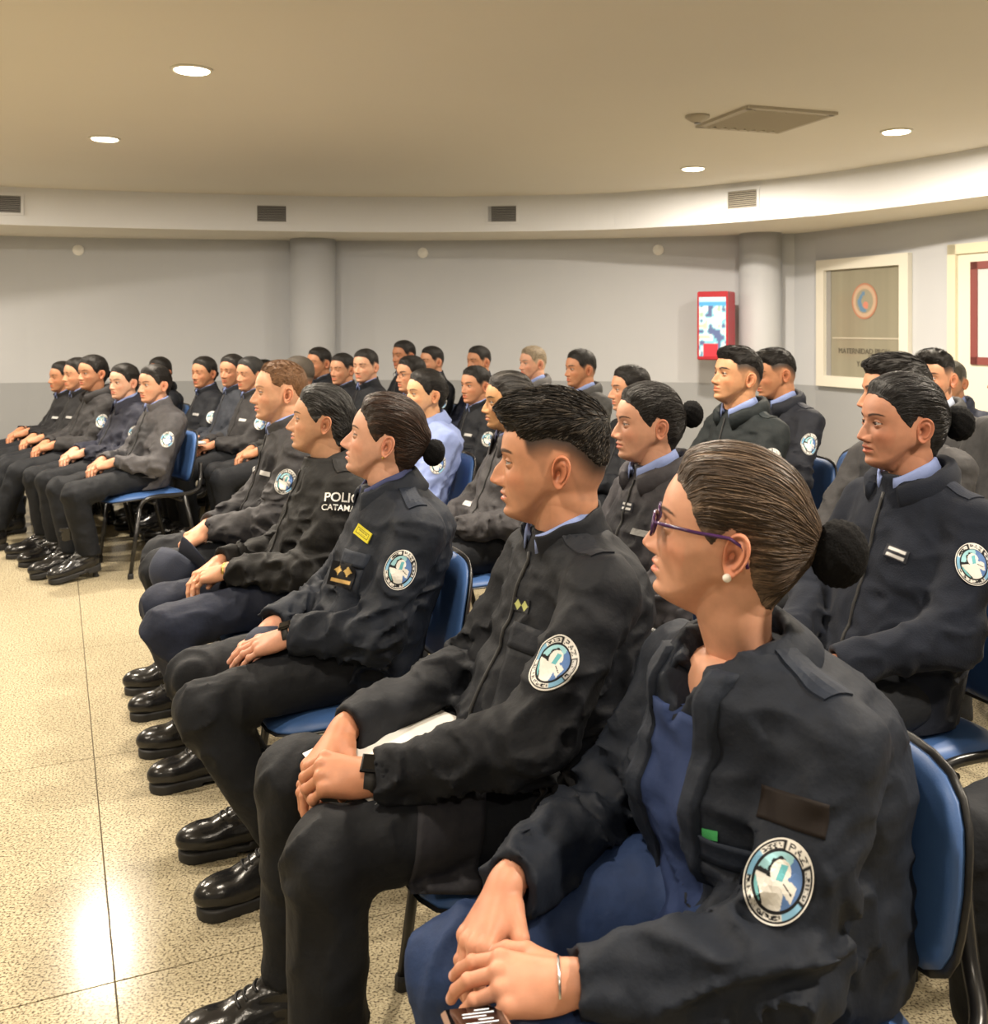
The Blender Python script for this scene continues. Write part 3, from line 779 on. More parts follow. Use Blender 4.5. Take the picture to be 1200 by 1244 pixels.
def emblem_col(x, y):
    """x, y in -1..1; returns colours"""
    r = np.hypot(x, y); C = np.zeros(x.shape + (3,), np.float32)
    W_ = (0.72, 0.71, 0.68); K_ = (0.012, 0.013, 0.016)
    def put(m, c): C[m] = c
    put(r <= 2, K_)
    put((r > 0.955), W_)
    ang = np.degrees(np.arctan2(y, x)) % 360
    band = (r > 0.755) & (r < 0.91)
    put(band & (ang > 105) & (ang < 250), (0.20, 0.42, 0.62)); put(band & ((ang > 290) & (ang < 345)), (0.24, 0.48, 0.70))
    put(band & (ang > 105) & (ang < 152), W_)
    put(band & (ang > 192) & (ang < 305), W_)
    put(((r > 0.72) & (r < 0.97)) & (ang > 45) & (ang < 100), W_)
    put(band & ((ang > 350) | (ang < 40)), (0.60, 0.60, 0.60))
    inner = r < 0.715
    put(inner, (0.10, 0.19, 0.42)); put(inner & (x < 0.10 + 0.15 * y), (0.30, 0.55, 0.62)); put(inner & (x < 0.02) & (y < 0.05), (0.16, 0.42, 0.46))
    # bust looking right
    hd = ((x + 0.02) / 0.30) ** 2 + ((y - 0.20) / 0.30) ** 2 < 1
    hair = ((x + 0.06) / 0.33) ** 2 + ((y - 0.22) / 0.33) ** 2 + 0.12 * np.sin(9 * np.arctan2(y - .2, x + .05)) < 1
    beard = (np.abs(x - 0.30) < 0.26) & (y < 0.22 - 0.35 * (x - 0.1)) & (y > -0.12 - 0.42 * (x - 0.05))
    body = inner & (y < -0.02 - 0.55 * (x + 0.1) * (x > -0.1)) & (x > -0.62 - 0.9 * (y + 0.15)) & (x < 0.34 - 0.25 * (y + 0.5))
    blk = inner & (y < 0.10 - 0.0 * x) & (x > -0.76 - 0.9 * (y + 0.15)) & (x < -0.05) & ~body & (y > -0.75)
    put(blk & (x > -0.70 - 0.7*y), K_)
    put(inner & hair & (x < 0.0), K_); put(inner & body, W_); put(inner & hd, W_); put(inner & beard, W_)
    put(inner & (np.abs(x - 0.02) < 0.10) & (np.abs(y - 0.20 - 0.2 * x) < 0.20), (0.13, 0.42, 0.48))
    put(inner & (((x - 0.30) / 0.07) ** 2 + ((y - 0.16) / 0.05) ** 2 < 1), (0.10, 0.19, 0.42))
    put(inner & (np.abs(y + 0.02 + 0.45 * (x - 0.2)) < 0.018) & (x > 0.15) & (x < 0.5), K_)
    put(inner & ((np.abs(r - 0.70)) < 0.022), K_)
    for (tx, a0, a1, rho, h, bt, th) in (('PAZ', 96, 49, 0.835, 0.15, False, .018), ('ORDEN', 150, 108, 0.83, 0.105, False, .012), ('JUSTICIA', 38, -8, 0.83, 0.10, False, .010),
                                     ('POLICIA DE CATAMARCA', 194, 303, 0.835, 0.105, True, .011)):
        put(ring_text(x, y, tx, a0, a1, rho, h, bt) < th, K_)
    return C

# ------------------------------------------------------------------ pieces lying on cloth
def decal(bvh, c, n, up, w, h, colf, nu=12, nv=12, off=0.0022, shape='rect', thick=0.0025, reach=0.09, bulge=0.0):
    c = Vector(c); n = Vector(n).normalized(); up = Vector(up); up = (up - n * up.dot(n)).normalized(); rt = up.cross(n)
    V = []; UV = []
    if shape == 'ellipse':
        nr, na = nv, nu
        for i in range(nr + 1):
            for j in range(na):
                r = i / nr; a = 2 * math.pi * j / na; UV.append((r * math.cos(a), r * math.sin(a)))
        Q = [(i*na+j, (i+1)*na+j, (i+1)*na+(j+1) % na, i*na+(j+1) % na) for i in range(nr) for j in range(na)]
        rim = [nr * na + j for j in range(na)]
    else:
        for i in range(nv + 1):
            for j in range(nu + 1): UV.append((2*j/nu - 1, 2*i/nv - 1))
        Q = [(i*(nu+1)+j, i*(nu+1)+j+1, (i+1)*(nu+1)+j+1, (i+1)*(nu+1)+j) for i in range(nv) for j in range(nu)]
        rim = [j for j in range(nu)] + [i*(nu+1)+nu for i in range(nv)] + [nv*(nu+1)+j for j in range(nu, 0, -1)] + [i*(nu+1) for i in range(nv, 0, -1)]
    last = reach; hits = []
    for (u, v) in UV:
        o = c + rt * (u * w / 2) + up * (v * h / 2) + n * reach
        hit = bvh.ray_cast(o, -n, reach * 2.2)
        hits.append(hit[3] if hit[0] is not None else None)
    ok = [x for x in hits if x is not None]
    if not ok: return None
    med = sorted(ok)[len(ok) // 2]
    for (u, v), dd in zip(UV, hits):
        dd = med if dd is None else min(max(dd, med - 0.03), med + 0.03)
        V.append(c + rt * (u * w / 2) + up * (v * h / 2) + n * (reach - dd + off + bulge * (1 - min(1, u*u)) ))
    nV = len(V)
    for k in rim: V.append(V[k] - n * (thick + off))
    m = len(rim)
    Q += [(rim[k], nV + k, nV + (k + 1) % m, rim[(k + 1) % m]) for k in range(m)]
    U = np.array(UV); C = colf(U[:, 0], U[:, 1]); C = np.concatenate([C, C[rim]])
    return mesh_np('patch', np.array([tuple(v) for v in V]), [tuple(q) for q in Q], col=C)
def flatcol(c):
    return lambda x, y: np.tile(np.array(c, np.float32), (len(x), 1))
def text_decal(bvh, c, n, up, text, size, off=0.002, reach=0.09):
    cu = bpy.data.curves.new('t', 'FONT'); cu.body = text; cu.size = size; cu.align_x = 'CENTER'; cu.align_y = 'CENTER'; cu.offset = size * 0.015
    ob = bpy.data.objects.new('t', cu); COL.objects.link(ob); dg = bpy.context.evaluated_depsgraph_get(); dg.update()
    me = bpy.data.meshes.new_from_object(ob.evaluated_get(dg)); bpy.data.objects.remove(ob)
    c = Vector(c); n = Vector(n).normalized(); up = Vector(up); up = (up - n * up.dot(n)).normalized(); rt = up.cross(n)
    med = reach
    for v in me.vertices:
        o = c + rt * v.co.x + up * v.co.y + n * reach; hit = bvh.ray_cast(o, -n, reach * 2.2)
        if hit[0] is not None: med = hit[3]
        v.co = o - n * (med - off)
    me.materials.clear()
    return me
def collar_mesh(c, a, b, prof, gap, nphi, tilt=0.0, drop=0.0, flare=0.0, wob=0.0, seed=0.0):
    """strip round the neck; prof = closed loop of (out, up); gap = half opening at the front in radians"""
    ph = np.linspace(gap, 2 * np.pi - gap, nphi); V = []; m = len(prof)
    ct, st = math.cos(tilt), math.sin(tilt)
    for p in ph:
        f = max(0.0, math.cos(p)) ** 2; ed = math.exp(-((min(p, 2*math.pi - p) - gap) / 0.35) ** 2)
        for (o, u) in prof:
            k = o * (1 + flare * ed); r = np.array([(b + k) * math.cos(p), (a + k) * math.sin(p), u - drop * f - (0.9 * flare * max(0, o - 0.008) * ed)])
            r[:2] *= 1 + wob * math.sin(5 * p + seed) ; r[2] += wob * 0.1 * math.sin(7 * p + seed)
            V.append((c[0] + r[0] * ct + r[2] * st, c[1] + r[1], c[2] - r[0] * st + r[2] * ct))
    Q = [(i*m+k, i*m+(k+1) % m, (i+1)*m+(k+1) % m, (i+1)*m+k) for i in range(nphi - 1) for k in range(m)]
    Q += [tuple(range(m - 1, -1, -1)), tuple((nphi-1)*m + k for k in range(m))]
    return V, Q
STAND = [(0.016, -0.035), (0.008, 0.0), (0.005, 0.030), (0.006, 0.044), (0.003, 0.047), (0.000, 0.044), (-0.001, 0.02), (-0.001, -0.03)]
FOLD = [(-0.001, -0.030), (0.000, 0.020), (0.003, 0.036), (0.009, 0.040), (0.015, 0.034), (0.023, 0.008), (0.033, -0.020), (0.031, -0.023), (0.020, 0.002), (0.011, 0.026), (0.005, 0.020), (0.003, -0.03)]
FLAT = [(0.000, -0.035), (0.001, 0.012), (0.006, 0.024), (0.014, 0.024), (0.030, 0.004), (0.050, -0.024), (0.049, -0.028), (0.028, -0.003), (0.012, 0.012), (0.006, 0.0), (0.004, -0.035)]
INNER = [(-0.001, -0.03), (0.0, 0.03), (0.002, 0.042), (0.006, 0.044), (0.010, 0.036), (0.015, 0.014), (0.013, 0.013), (0.007, 0.030), (0.004, -0.03)]
HOOD = [(0.000, -0.040), (0.002, 0.000), (0.010, 0.026), (0.024, 0.034), (0.036, 0.024), (0.042, 0.000), (0.036, -0.030), (0.020, -0.040)]

# ------------------------------------------------------------------ boots
def boot_templates():
    def shaft(P, top=0.25, low=False):
        m = sd_cone(P, (-0.020, 0, 0.10), (-0.030, 0, top), 0.047, 0.055)
        m = smin(m, sd_cone(P, (-0.030, 0, 0.060), (0.09, 0, 0.052), 0.046, 0.043), 0.035)
        m = smin(m, sd_ell(P, (0.135, 0.002, 0.048), (0.078, 0.048, 0.042)), 0.020)
        m = smin(m, sd_cone(P, (0.00, 0, 0.13), (0.085, 0, 0.075), 0.026, 0.026), 0.02)
        m = m + 0.0018 * np.sin(P[:, 2] * 260 + 40 * P[:, 0]) * gauss(P[:, 0] - 0.02, 0.05) * gauss(P[:, 2] - 0.12, 0.05)
        m = np.maximum(m, 0.022 - P[:, 2]); return np.maximum(m, P[:, 2] - top)
    def sole(P, hl=0.034):
        q = P.copy(); q[:, 2] = 0
        m = smin(sd_cone(q, (-0.045, 0, 0), (0.03, 0, 0), 0.040, 0.034), sd_cone(q, (0.03, 0, 0), (0.155, 0.002, 0), 0.036, 0.050), 0.03)
        top = np.where(P[:, 0] < 0.02, 0.036, 0.028)
        m = np.maximum(m, P[:, 2] - top); m = np.maximum(m, -P[:, 2])
        arch = 0.012 - P[:, 2]
        return np.where((P[:, 0] > 0.0) & (P[:, 0] < 0.055), np.maximum(m, arch), m)
    out = {}
    for res, h in ((3, 0.0045), (1, 0.010)):
        for kind, top in (('boot', 0.25), ('shoe', 0.125)):
            V, Q = sdf_mesh(lambda P: shaft(P, top), (-0.10, -0.075, -0.01), (0.23, 0.075, top + 0.02), h)
            mb = mesh_np('boot', V, Q); bb = BVHTree.FromPolygons([tuple(v) for v in V.tolist()], Q.tolist())
            V, Q = sdf_mesh(sole, (-0.11, -0.075, -0.012), (0.23, 0.075, 0.05), h * 0.9)
            ms = mesh_np('sole', V, Q)
            mb.materials.append(M['leather']); mb.shade_smooth(); ms.materials.append(M['rubber']); ms.shade_smooth()
            lace = MB()
            for k in range(7 if kind == 'boot' else 3):
                t = k / 6; x = 0.095 - 0.075 * t - 0.004 * (k > 3) * (k - 3); z = 0.098 + 0.10 * t ** 1.4 + 0.03 * t
                lp_ = []
                for (dx, y, dz) in ((-0.012, -0.026, -0.008), (0.0, -0.010, 0.004), (0.004, 0.010, 0.006), (-0.004, 0.026, -0.002)):
                    hit = bb.find_nearest(Vector((x + dx, y, z + dz))); nn = hit[1] if hit[1].dot(Vector((x + dx, y, z + dz)) - hit[0]) > -1e9 else hit[1]
                    lp_.append(hit[0] + (nn if nn.x + nn.z > 0 else -nn) * 0.0015)
                lace.tube(smooth_path(lp_, 3), 0.0030, 5)
            ml = bpy.data.meshes.new('laces'); ml.from_pydata(lace.v, [], lace.f); ml.materials.append(M['rubber']); ml.shade_smooth()
            out[(kind, res)] = (mb, ms, ml)
    heel = MB().lathe([(0.017, 0.0), (0.014, 0.02), (0.017, 0.052), (0.024, 0.062)], 10, (-0.052, 0, 0))
    me = bpy.data.meshes.new('heel'); me.from_pydata(heel.v, [], heel.f); me.materials.append(M['rubber'])
    out['heel'] = me
    return out
BOOTS = boot_templates()

# ------------------------------------------------------------------ people
NAVY = (0.0090, 0.0125, 0.0210); BLACK = (0.0085, 0.0100, 0.0140); GREY = (0.060, 0.058, 0.062); LBLUE = (0.22, 0.28, 0.52)
PANTS = (0.0085, 0.0100, 0.0135); PANTS_BLUE = (0.012, 0.016, 0.032)
HAIR_K = (0.0070, 0.0058, 0.0052)
PEOPLE = {}
def person(key, label, px, d, a, ha, group=None, pitch=0.0, roll=0.0, res=1, sc=1.0, fem=False, style='short', hairc=HAIR_K, skin=(0.46, 0.235, 0.135),
           face=None, torso=BLACK, sleeve=None, kind='jacket', collar='stand', inner=LBLUE, pants=PANTS, arms=None, legs=None, hx=-0.07, nk=0.135, width=1.0, depth=1.0,
           patch=True, tagc=None, bun=(-0.135, 0.012, 0.040), shoes='boot', poses=('rest', 'rest'), wr=1.0, yz=1.0, lap=True, nocollar=False, zip_=True, seed=0, neck_dx=0.0, belly=0.0,
           sh_raise=0.0, patch_h=None, pn=None, vneck=0.0, slump=0.0):
    fem_w = 0.93 if fem else 1.0
    X = (px[0] - 600.0) / F_PX * d; hz = CAM_H - (px[1] - HORIZON) / F_PX * d
    rz = math.pi + math.radians(a); Fx, Fy = math.cos(rz), math.sin(rz)
    root = empty('person', (X - hx * Fx, d - hx * Fy, 0), rz)
    tag(root, label, 'person', group)
    hd = (hx, 0.0, hz)
    zN = hz - nk * sc; nx = hx - 0.038 + neck_dx
    shz = zN - 0.088 + sh_raise; shy = 0.172 * fem_w * width; shx = nx - 0.012
    A = dict(elL=(shx + 0.12, 0.235 * fem_w, shz - 0.235), elR=(shx + 0.12, -0.235 * fem_w, shz - 0.235), wrL=(0.190, 0.090, 0.635), wrR=(0.210, -0.060, 0.63),
             hdL=(0.80, -0.50, -0.22), hdR=(0.80, 0.50, -0.26), hnL=(0.30, 0.15, 0.95), hnR=(0.30, -0.15, 0.95), shL=(shx, shy, shz), shR=(shx, -shy, shz))
    if arms: A.update(arms)
    Lg = dict(hipL=(0.0, 0.09, 0.540), hipR=(0.0, -0.09, 0.540), knL=(0.42, 0.130, 0.480), knR=(0.42, -0.130, 0.480), anL=(0.37, 0.120, 0.10), anR=(0.37, -0.120, 0.10))
    if legs: Lg.update(legs)
    sleeve = sleeve or torso
    h = {3: 0.0075, 2: 0.011, 1: 0.018}[res]
    rng = np.random.RandomState(abs(hash(key)) % 9999 if False else sum(ord(ch) * (i + 3) for i, ch in enumerate(key)))
    off = rng.rand(3).astype(np.float32) * 20
    tk = np.array([0, .15, .35, .6, .8, .9, .955, 1.0, 1.06])
    ta = np.array([.180, .188, .176, .186, .180, .150, .112, .080, .066]) * fem_w * width
    tb = (np.array([.150, .150, .138, .136, .130, .112, .092, .078, .068]) + np.array([0, .6, 1, .5, .1, 0, 0, 0, 0]) * belly) * depth
    tc = np.array([0.0, 0.0, -0.012, -0.028, -0.030, -0.020, -0.010, 0.0, 0.004]) + nx * np.array([0, .1, .35, .7, .9, 1, 1, 1, 1]) - slump * np.array([1, 1, 1, .8, .4, .1, 0, 0, 0])
    def torso_fn(P, grow=0.0):
        t = (P[:, 2] - 0.47) / (zN - 0.47)
        a_ = np.interp(t, tk, ta) + grow; b_ = np.interp(t, tk, tb) + grow; c_ = np.interp(t, tk, tc)
        q = np.sqrt(((P[:, 0] - c_) / b_) ** 2 + (P[:, 1] / a_) ** 2)
        return (q - 1) * np.minimum(a_, b_) * 0.9
    rs = 1.0 * wr
    def dirv(p, q):
        v = np.array(q, float) - np.array(p, float); return v / np.linalg.norm(v)
    def jacket_fn(P):
        dT = torso_fn(P); el = 9.0
        for s in ('L', 'R'):
            sh, e, w = A['sh' + s], A['el' + s], A['wr' + s]; sg = 1 if s == 'L' else -1
            dT = smin(dT, sd_cone(P, (nx, 0.045 * sg, zN - 0.035), sh, 0.050, 0.056 * rs), 0.045)
        if fem:
            for sg in (1, -1): dT = smin(dT, sd_ell(P, (nx + 0.072, 0.078 * sg, zN - 0.215), (0.062, 0.072, 0.078)), 0.05)
        dd = dT; wamp = np.full(len(P), 0.60, np.float32); wfade = np.ones(len(P), np.float32)
        wamp += 0.9 * gauss(P[:, 2] - 0.60, 0.10) * (P[:, 0] > -0.05)
        for s in ('L', 'R'):
            sh, e, w = A['sh' + s], A['el' + s], A['wr' + s]
            da = smin(sd_cone(P, sh, e, 0.068 * rs * fem_w, 0.057 * rs), sd_cone(P, e, w, 0.057 * rs, 0.043 * rs), 0.03)
            ax = dirv(e, w).astype(np.float32); tt = (P - np.array(w, np.float32)) @ ax
            rr = np.sqrt(((P - np.array(w, np.float32)) ** 2).sum(1))
            da = np.maximum(da, np.where(rr < 0.14, tt, -1))
            hole = sd_cone(P, np.array(w) - ax * 0.012, np.array(w) + ax * 0.06, 0.0305 * rs, 0.0305 * rs)
            da = np.maximum(da, -hole)
            dd = smin(dd, da, 0.022); wfade = np.minimum(wfade, sstep(0.015, 0.075, rr))
            de = np.sqrt(((P - np.array(e, np.float32)) ** 2).sum(1)); wamp += 1.25 * gauss(de, 0.13) + 0.5 * gauss(rr, 0.10)
        wamp = wamp * wfade
        near = np.abs(dd) < 0.05
        if near.any():
            Q = P[near] * np.array([16, 16, 23], np.float32) + off
            wv = vnoise(Q * 0.5 + 3)[:, None] * 2.2
            n1 = vnoise(Q + wv); r1 = 1 - np.abs(2 * n1 - 1); r1 = r1 ** 2.0
            n2 = vnoise(Q * 2.1 + wv * 2 + 9)
            dd[near] -= (0.0150 * (r1 - 0.35) + 0.0055 * (n2 - 0.5)) * wamp[near] * (0.5 if kind == 'knit' else 0.95)
        if vneck: dd = np.maximum(dd, -np.maximum(np.abs(P[:, 1]) - 0.55 * (P[:, 2] - (zN - vneck)), nx + 0.005 - P[:, 0]))
        dd = np.maximum(dd, P[:, 2] - (zN + 0.012)); return np.maximum(dd, 0.468 - P[:, 2])
    def pants_fn(P):
        dd = sd_ell(P, (-0.005, 0, 0.545), (0.150, 0.182 * fem_w, 0.110))
        wamp = np.full(len(P), 0.5, np.float32)
        for s in ('L', 'R'):
            hp_, kn, an = Lg['hip' + s], Lg['kn' + s], Lg['an' + s]
            th = sd_cone(P, hp_, kn, 0.092 * fem_w * width, 0.068); shn = sd_cone(P, kn, (an[0], an[1], an[2] + 0.04), 0.068, 0.062)
            lg = smin(th, shn, 0.02); dd = smin(dd, lg, 0.02)
            dk = np.sqrt(((P - np.array(kn, np.float32)) ** 2).sum(1)); wamp += 0.8 * gauss(dk, 0.12)
        near = np.abs(dd) < 0.05
        if near.any():
            Q = P[near] * np.array([14, 18, 13], np.float32) + off[::-1]
            wv = vnoise(Q * 0.5 + 1)[:, None] * 2
            n1 = vnoise(Q + wv); r1 = (1 - np.abs(2 * n1 - 1)) ** 2
            dd[near] -= 0.0130 * (r1 - 0.35) * wamp[near]
        dd = np.where((P[:, 0] < 0.27) & (P[:, 2] > 0.36), np.maximum(dd, 0.460 - P[:, 2]), dd)
        return np.maximum(dd, 0.125 - P[:, 2])
    ys = max(abs(A['elL'][1]), abs(A['elR'][1])) + 0.10
    V, Q = sdf_mesh(jacket_fn, (-0.30 + min(0, nx), -ys, 0.45), (max(A['wrL'][0], A['wrR'][0]) + 0.09, ys, zN + 0.04), h)
    # cloth colours: body panel against sleeves and yoke
    sy = np.abs(V[:, 1]); Cj = np.tile(np.array(torso, np.float32), (len(V), 1))
    if sleeve != torso:
        m = sstep(0.125 * fem_w, 0.135 * fem_w, sy) * 1.0; m = np.maximum(m, sstep(zN - 0.10, zN - 0.085, V[:, 2]))
        fr = ((V[:, 0] > nx - 0.02) & (sy < 0.09))
        m = np.where(fr & (V[:, 2] < zN - 0.11), 0, m); m = np.maximum(m, sstep(0.16, 0.17, V[:, 0]) * (sy > 0.03))
        Cj = Cj * (1 - m[:, None]) + np.array(sleeve, np.float32) * m[:, None]
    me = mesh_np('jacket', V, Q, col=Cj)
    cm = M['knit'] if kind == 'knit' else (M['shirt'] if kind == 'shirt' else M['cloth'])
    jname = {'jacket': 'jacket', 'knit': 'sweater', 'shirt': 'shirt'}[kind]
    jk = link(jname, me, root, cm)
    P = dict(root=root, jacket=jk, A=A, L=Lg, zN=zN, nx=nx, hd=hd, res=res, sc=sc, sd=torso, fem_w=fem_w, cm=cm, rz=rz)
    bvh = BVHTree.FromPolygons([tuple(v) for v in V.tolist()], Q.tolist()) if (res >= 2 or patch or tagc) else None
    P['bvh'] = bvh
    V, Q = sdf_mesh(pants_fn, (-0.20, -0.27, 0.11), (max(Lg['knL'][0], Lg['anL'][0], Lg['knR'][0]) + 0.12, 0.27, 0.72), h * 1.1)
    lo = V[:, 1].min()
    P['pants'] = link('trousers', mesh_np('trousers', V, Q, col=np.tile(np.array(pants, np.float32), (len(V), 1))), root, M['cloth'])
    P['pbvh'] = (V, Q)
    # body: head, neck, trunk, limbs, hands in one mesh
    hp = dict(skin=skin, hairc=hairc, style=style, fem=fem)
    if face: hp.update(face)
    yaw = math.radians(ha - a)
    hv, hq, hc, hm = build_head(hp, res)
    hv = rot_head(hv, hp, hd, sc, yaw, pitch, roll)
    Vs = [hv]; Qs = list(hq); Cs = [hc]; Ms = list(hm); n = len(hv)
    def body_fn(P_):
        dd = torso_fn(P_, -0.035); dd = np.maximum(dd, P_[:, 2] - (zN - 0.01)); dd = np.maximum(dd, 0.50 - P_[:, 2])
        for s in ('L', 'R'):
            ax = dirv(A['el' + s], A['wr' + s]); w2 = np.array(A['wr' + s]) - ax * 0.005
            dd = smin(dd, np.minimum(sd_cone(P_, A['sh' + s], A['el' + s], 0.040, 0.034), sd_cone(P_, A['el' + s], w2, 0.034, 0.025)), 0.03)
            hp_, kn, an = Lg['hip' + s], Lg['kn' + s], Lg['an' + s]
            dd = smin(dd, np.minimum(sd_cone(P_, (hp_[0], hp_[1], 0.55), kn, 0.055, 0.042), sd_cone(P_, kn, an, 0.042, 0.032)), 0.03)
        return dd
    bv, bq = sdf_mesh(body_fn, (-0.3 + min(0, nx), -ys, 0.05), (0.62 + max(0, Lg['anL'][0] - 0.5), ys, zN + 0.03), 0.024)
    Vs.append(bv); Cs.append(np.tile(np.array(skin), (len(bv), 1))); Qs += (bq + n).tolist(); Ms += [0] * len(bq); n += len(bv)
    for s, k in (('L', 0), ('R', 1)):
        if poses[k] is None: continue
        tv, tq, nail = hand_template(poses[k], {3: 0.0022, 2: 0.0032, 1: 0.0050}[res])
        R = frame(A['hd' + s], A['hn' + s]); v = tv.copy().astype(float)
        if s == 'L': v[:, 1] *= -1; tq = tq[:, ::-1]
        if fem: v = v * 0.93
        v = v @ R.T + np.array(A['wr' + s]) + dirv(A['el' + s], A['wr' + s]) * 0.006
        tone = np.array(skin) * np.array([1.02, 0.93, 0.90])
        c = np.tile(tone, (len(v), 1)); c = c * (1 - nail[:, None]) + np.array([0.62, 0.36, 0.30]) * nail[:, None]
        kn_ = vnoise((tv * 60 + 5).astype(np.float32))[:, None]; c = c * (0.92 + 0.16 * kn_)
        Vs.append(v); Cs.append(c); Qs += (tq + n).tolist(); Ms += [0] * len(tq); n += len(v)
    me = mesh_np('body', np.concatenate(Vs), Qs, col=np.concatenate(Cs), mat_idx=Ms)
    P['body'] = link('body', me, root, [M['skin'], M['eye']])
    # hair
    v, q, c, uv = build_hair(hp, res)
    if style == 'bun':
        hp['bun'] = (bun[0], bun[1])
    ns = {3: {'bun': 900, 'fade': 2200, 'short': 1500, 'thin': 1500}, 2: {'bun': 260, 'fade': 500, 'short': 500, 'thin': 500}, 1: {}}[res].get(style, 0)
    if ns:
        v2, q2, c2, u2 = hair_strands(hp, v, q, (bun[0], bun[1]), ns, seed=int(off[0] * 50))
        q = list(q) + [tuple(i + len(v) for i in f) for f in q2]; v = np.concatenate([v, v2]); c = np.concatenate([c, c2]); uv = np.concatenate([uv, u2])
    v = rot_head(v, hp, hd, sc, yaw, pitch, roll)
    ho = link('hair', mesh_np('hair', v, q, col=c, uv=uv), root, M['hair']); P['hair'] = ho
    if style == 'bun' and bun[2] > 0:
        v, q = bun_mesh((bun[0], 0, bun[1]), bun[2], res)
        v = rot_head(v, hp, hd, sc, yaw, pitch, roll)
        tag(link('hair_bun', mesh_np('hair_bun', v, q), ho, M['net']), 'hair bun in a black net')
    P['headfn'] = lambda pts: rot_head(np.asarray(pts, float), hp, hd, sc, yaw, pitch, roll)
    P['hp'] = hp
    # collars
    if not nocollar:
        nph = {3: 72, 2: 40, 1: 22}[res]
        cc = (nx + 0.012, 0, zN - 0.004)
        if inner is not None and kind != 'shirt':
            cv, cq = collar_mesh((cc[0] + 0.002, 0, cc[2] + 0.006), 0.060 * fem_w + 0.003, 0.063, INNER, 0.30, nph, 0.30, 0.02, 0.5)
            link('shirt_collar', mesh_np('shirt_collar', cv, cq, col=np.tile(np.array(inner, np.float32), (len(cv), 1))), root, M['shirt'])
        pr, gap, aa, fl = {'stand': (STAND, 0.42, 0.076, 0.0), 'fold': (FOLD, 0.34, 0.070, 0.5), 'flat': (FLAT, 0.38, 0.070, 0.5), 'hood': (HOOD, 0.5, 0.074, 0.0)}[collar]
        ccol = P['collar_col'] = sleeve if (collar == 'hood' or sleeve != torso) else torso
        if kind == 'shirt': ccol = torso
        cv, cq = collar_mesh(cc, aa * fem_w + 0.002, aa + 0.002, pr, gap, nph, 0.30, 0.016, fl, 0.02, off[0])
        link('collar', mesh_np('collar', cv, cq, col=np.tile(np.array(ccol, np.float32) * (1.0 if kind != 'jacket' else 1.1), (len(cv), 1))), jk, cm)
    # emblem on the upper sleeve, name tag, zip
    if patch and bvh:
        for s, sg in (('L', 1),) + ((('R', -1),) if res == 3 and key == 'x' else ()):
            sh, e = np.array(A['sh' + s]), np.array(A['el' + s]); c = sh + 0.40 * (e - sh)
            nu, nv = {3: (120, 60), 2: (48, 22), 1: (20, 9)}[res]
            ph = patch_h or 0.092
            dm = decal(bvh, c, pn or (0.30, sg, 0.12), sh - e, ph * 0.80, ph, emblem_col, nu, nv, shape='ellipse')
            if dm: link('sleeve_emblem', dm, jk, M['patch'], smooth=False)
    if tagc and bvh:
        dm = decal(bvh, (nx + 0.11, 0.095, zN - 0.165), (1, 0.25, 0.2), (0, 0, 1), 0.062, 0.017, flatcol(tagc), 6, 2)
        if dm: link('name_tag', dm, jk, M['patch'], smooth=False)
    if zip_ and bvh and kind != 'shirt':
        zv = []; 
        for z in np.linspace(zN - 0.03, 0.56, 26 if res > 1 else 9):
            hit = bvh.ray_cast(Vector((0.5, 0.0, z)), Vector((-1, 0, 0)), 1.0)
            if hit[0] is not None and hit[0].x < nx + 0.26: zv.append((hit[0].x + 0.0015, 0.0, z))
        if len(zv) > 3:
            mb = MB().tube(zv, 0.0042 if res > 1 else 0.004, 6)
            mb.obj('zip', M['rubber'], jk, True)
    # boots
    br = 3 if res >= 2 else 1
    for s in ('L', 'R'):
        an, kn = Lg['an' + s], Lg['kn' + s]; ft = Lg.get('ft' + s, 0.10 * (1 if s == 'L' else -1))
        mb, ms, ml = BOOTS[(shoes if shoes != 'heel' else 'boot', br)]
        b = bpy.data.objects.new('boot' if shoes != 'shoe' else 'shoe', mb); COL.objects.link(b); b.parent = root
        lift = an[2] - 0.10
        b.location = (an[0] + 0.015, an[1], lift + (0.028 if shoes == 'heel' else 0)); b.rotation_euler = (0, Lg.get('tilt' + s, 0.12 if shoes == 'heel' else 0.0), ft)
        so = bpy.data.objects.new('sole', ms); COL.objects.link(so); so.parent = b
        lo_ = bpy.data.objects.new('laces', ml); COL.objects.link(lo_); lo_.parent = b
        if shoes == 'heel':
            he = bpy.data.objects.new('heel', BOOTS['heel']); COL.objects.link(he); he.parent = b; he.location = (0, 0, -0.035)
    PEOPLE[key] = P
    return P
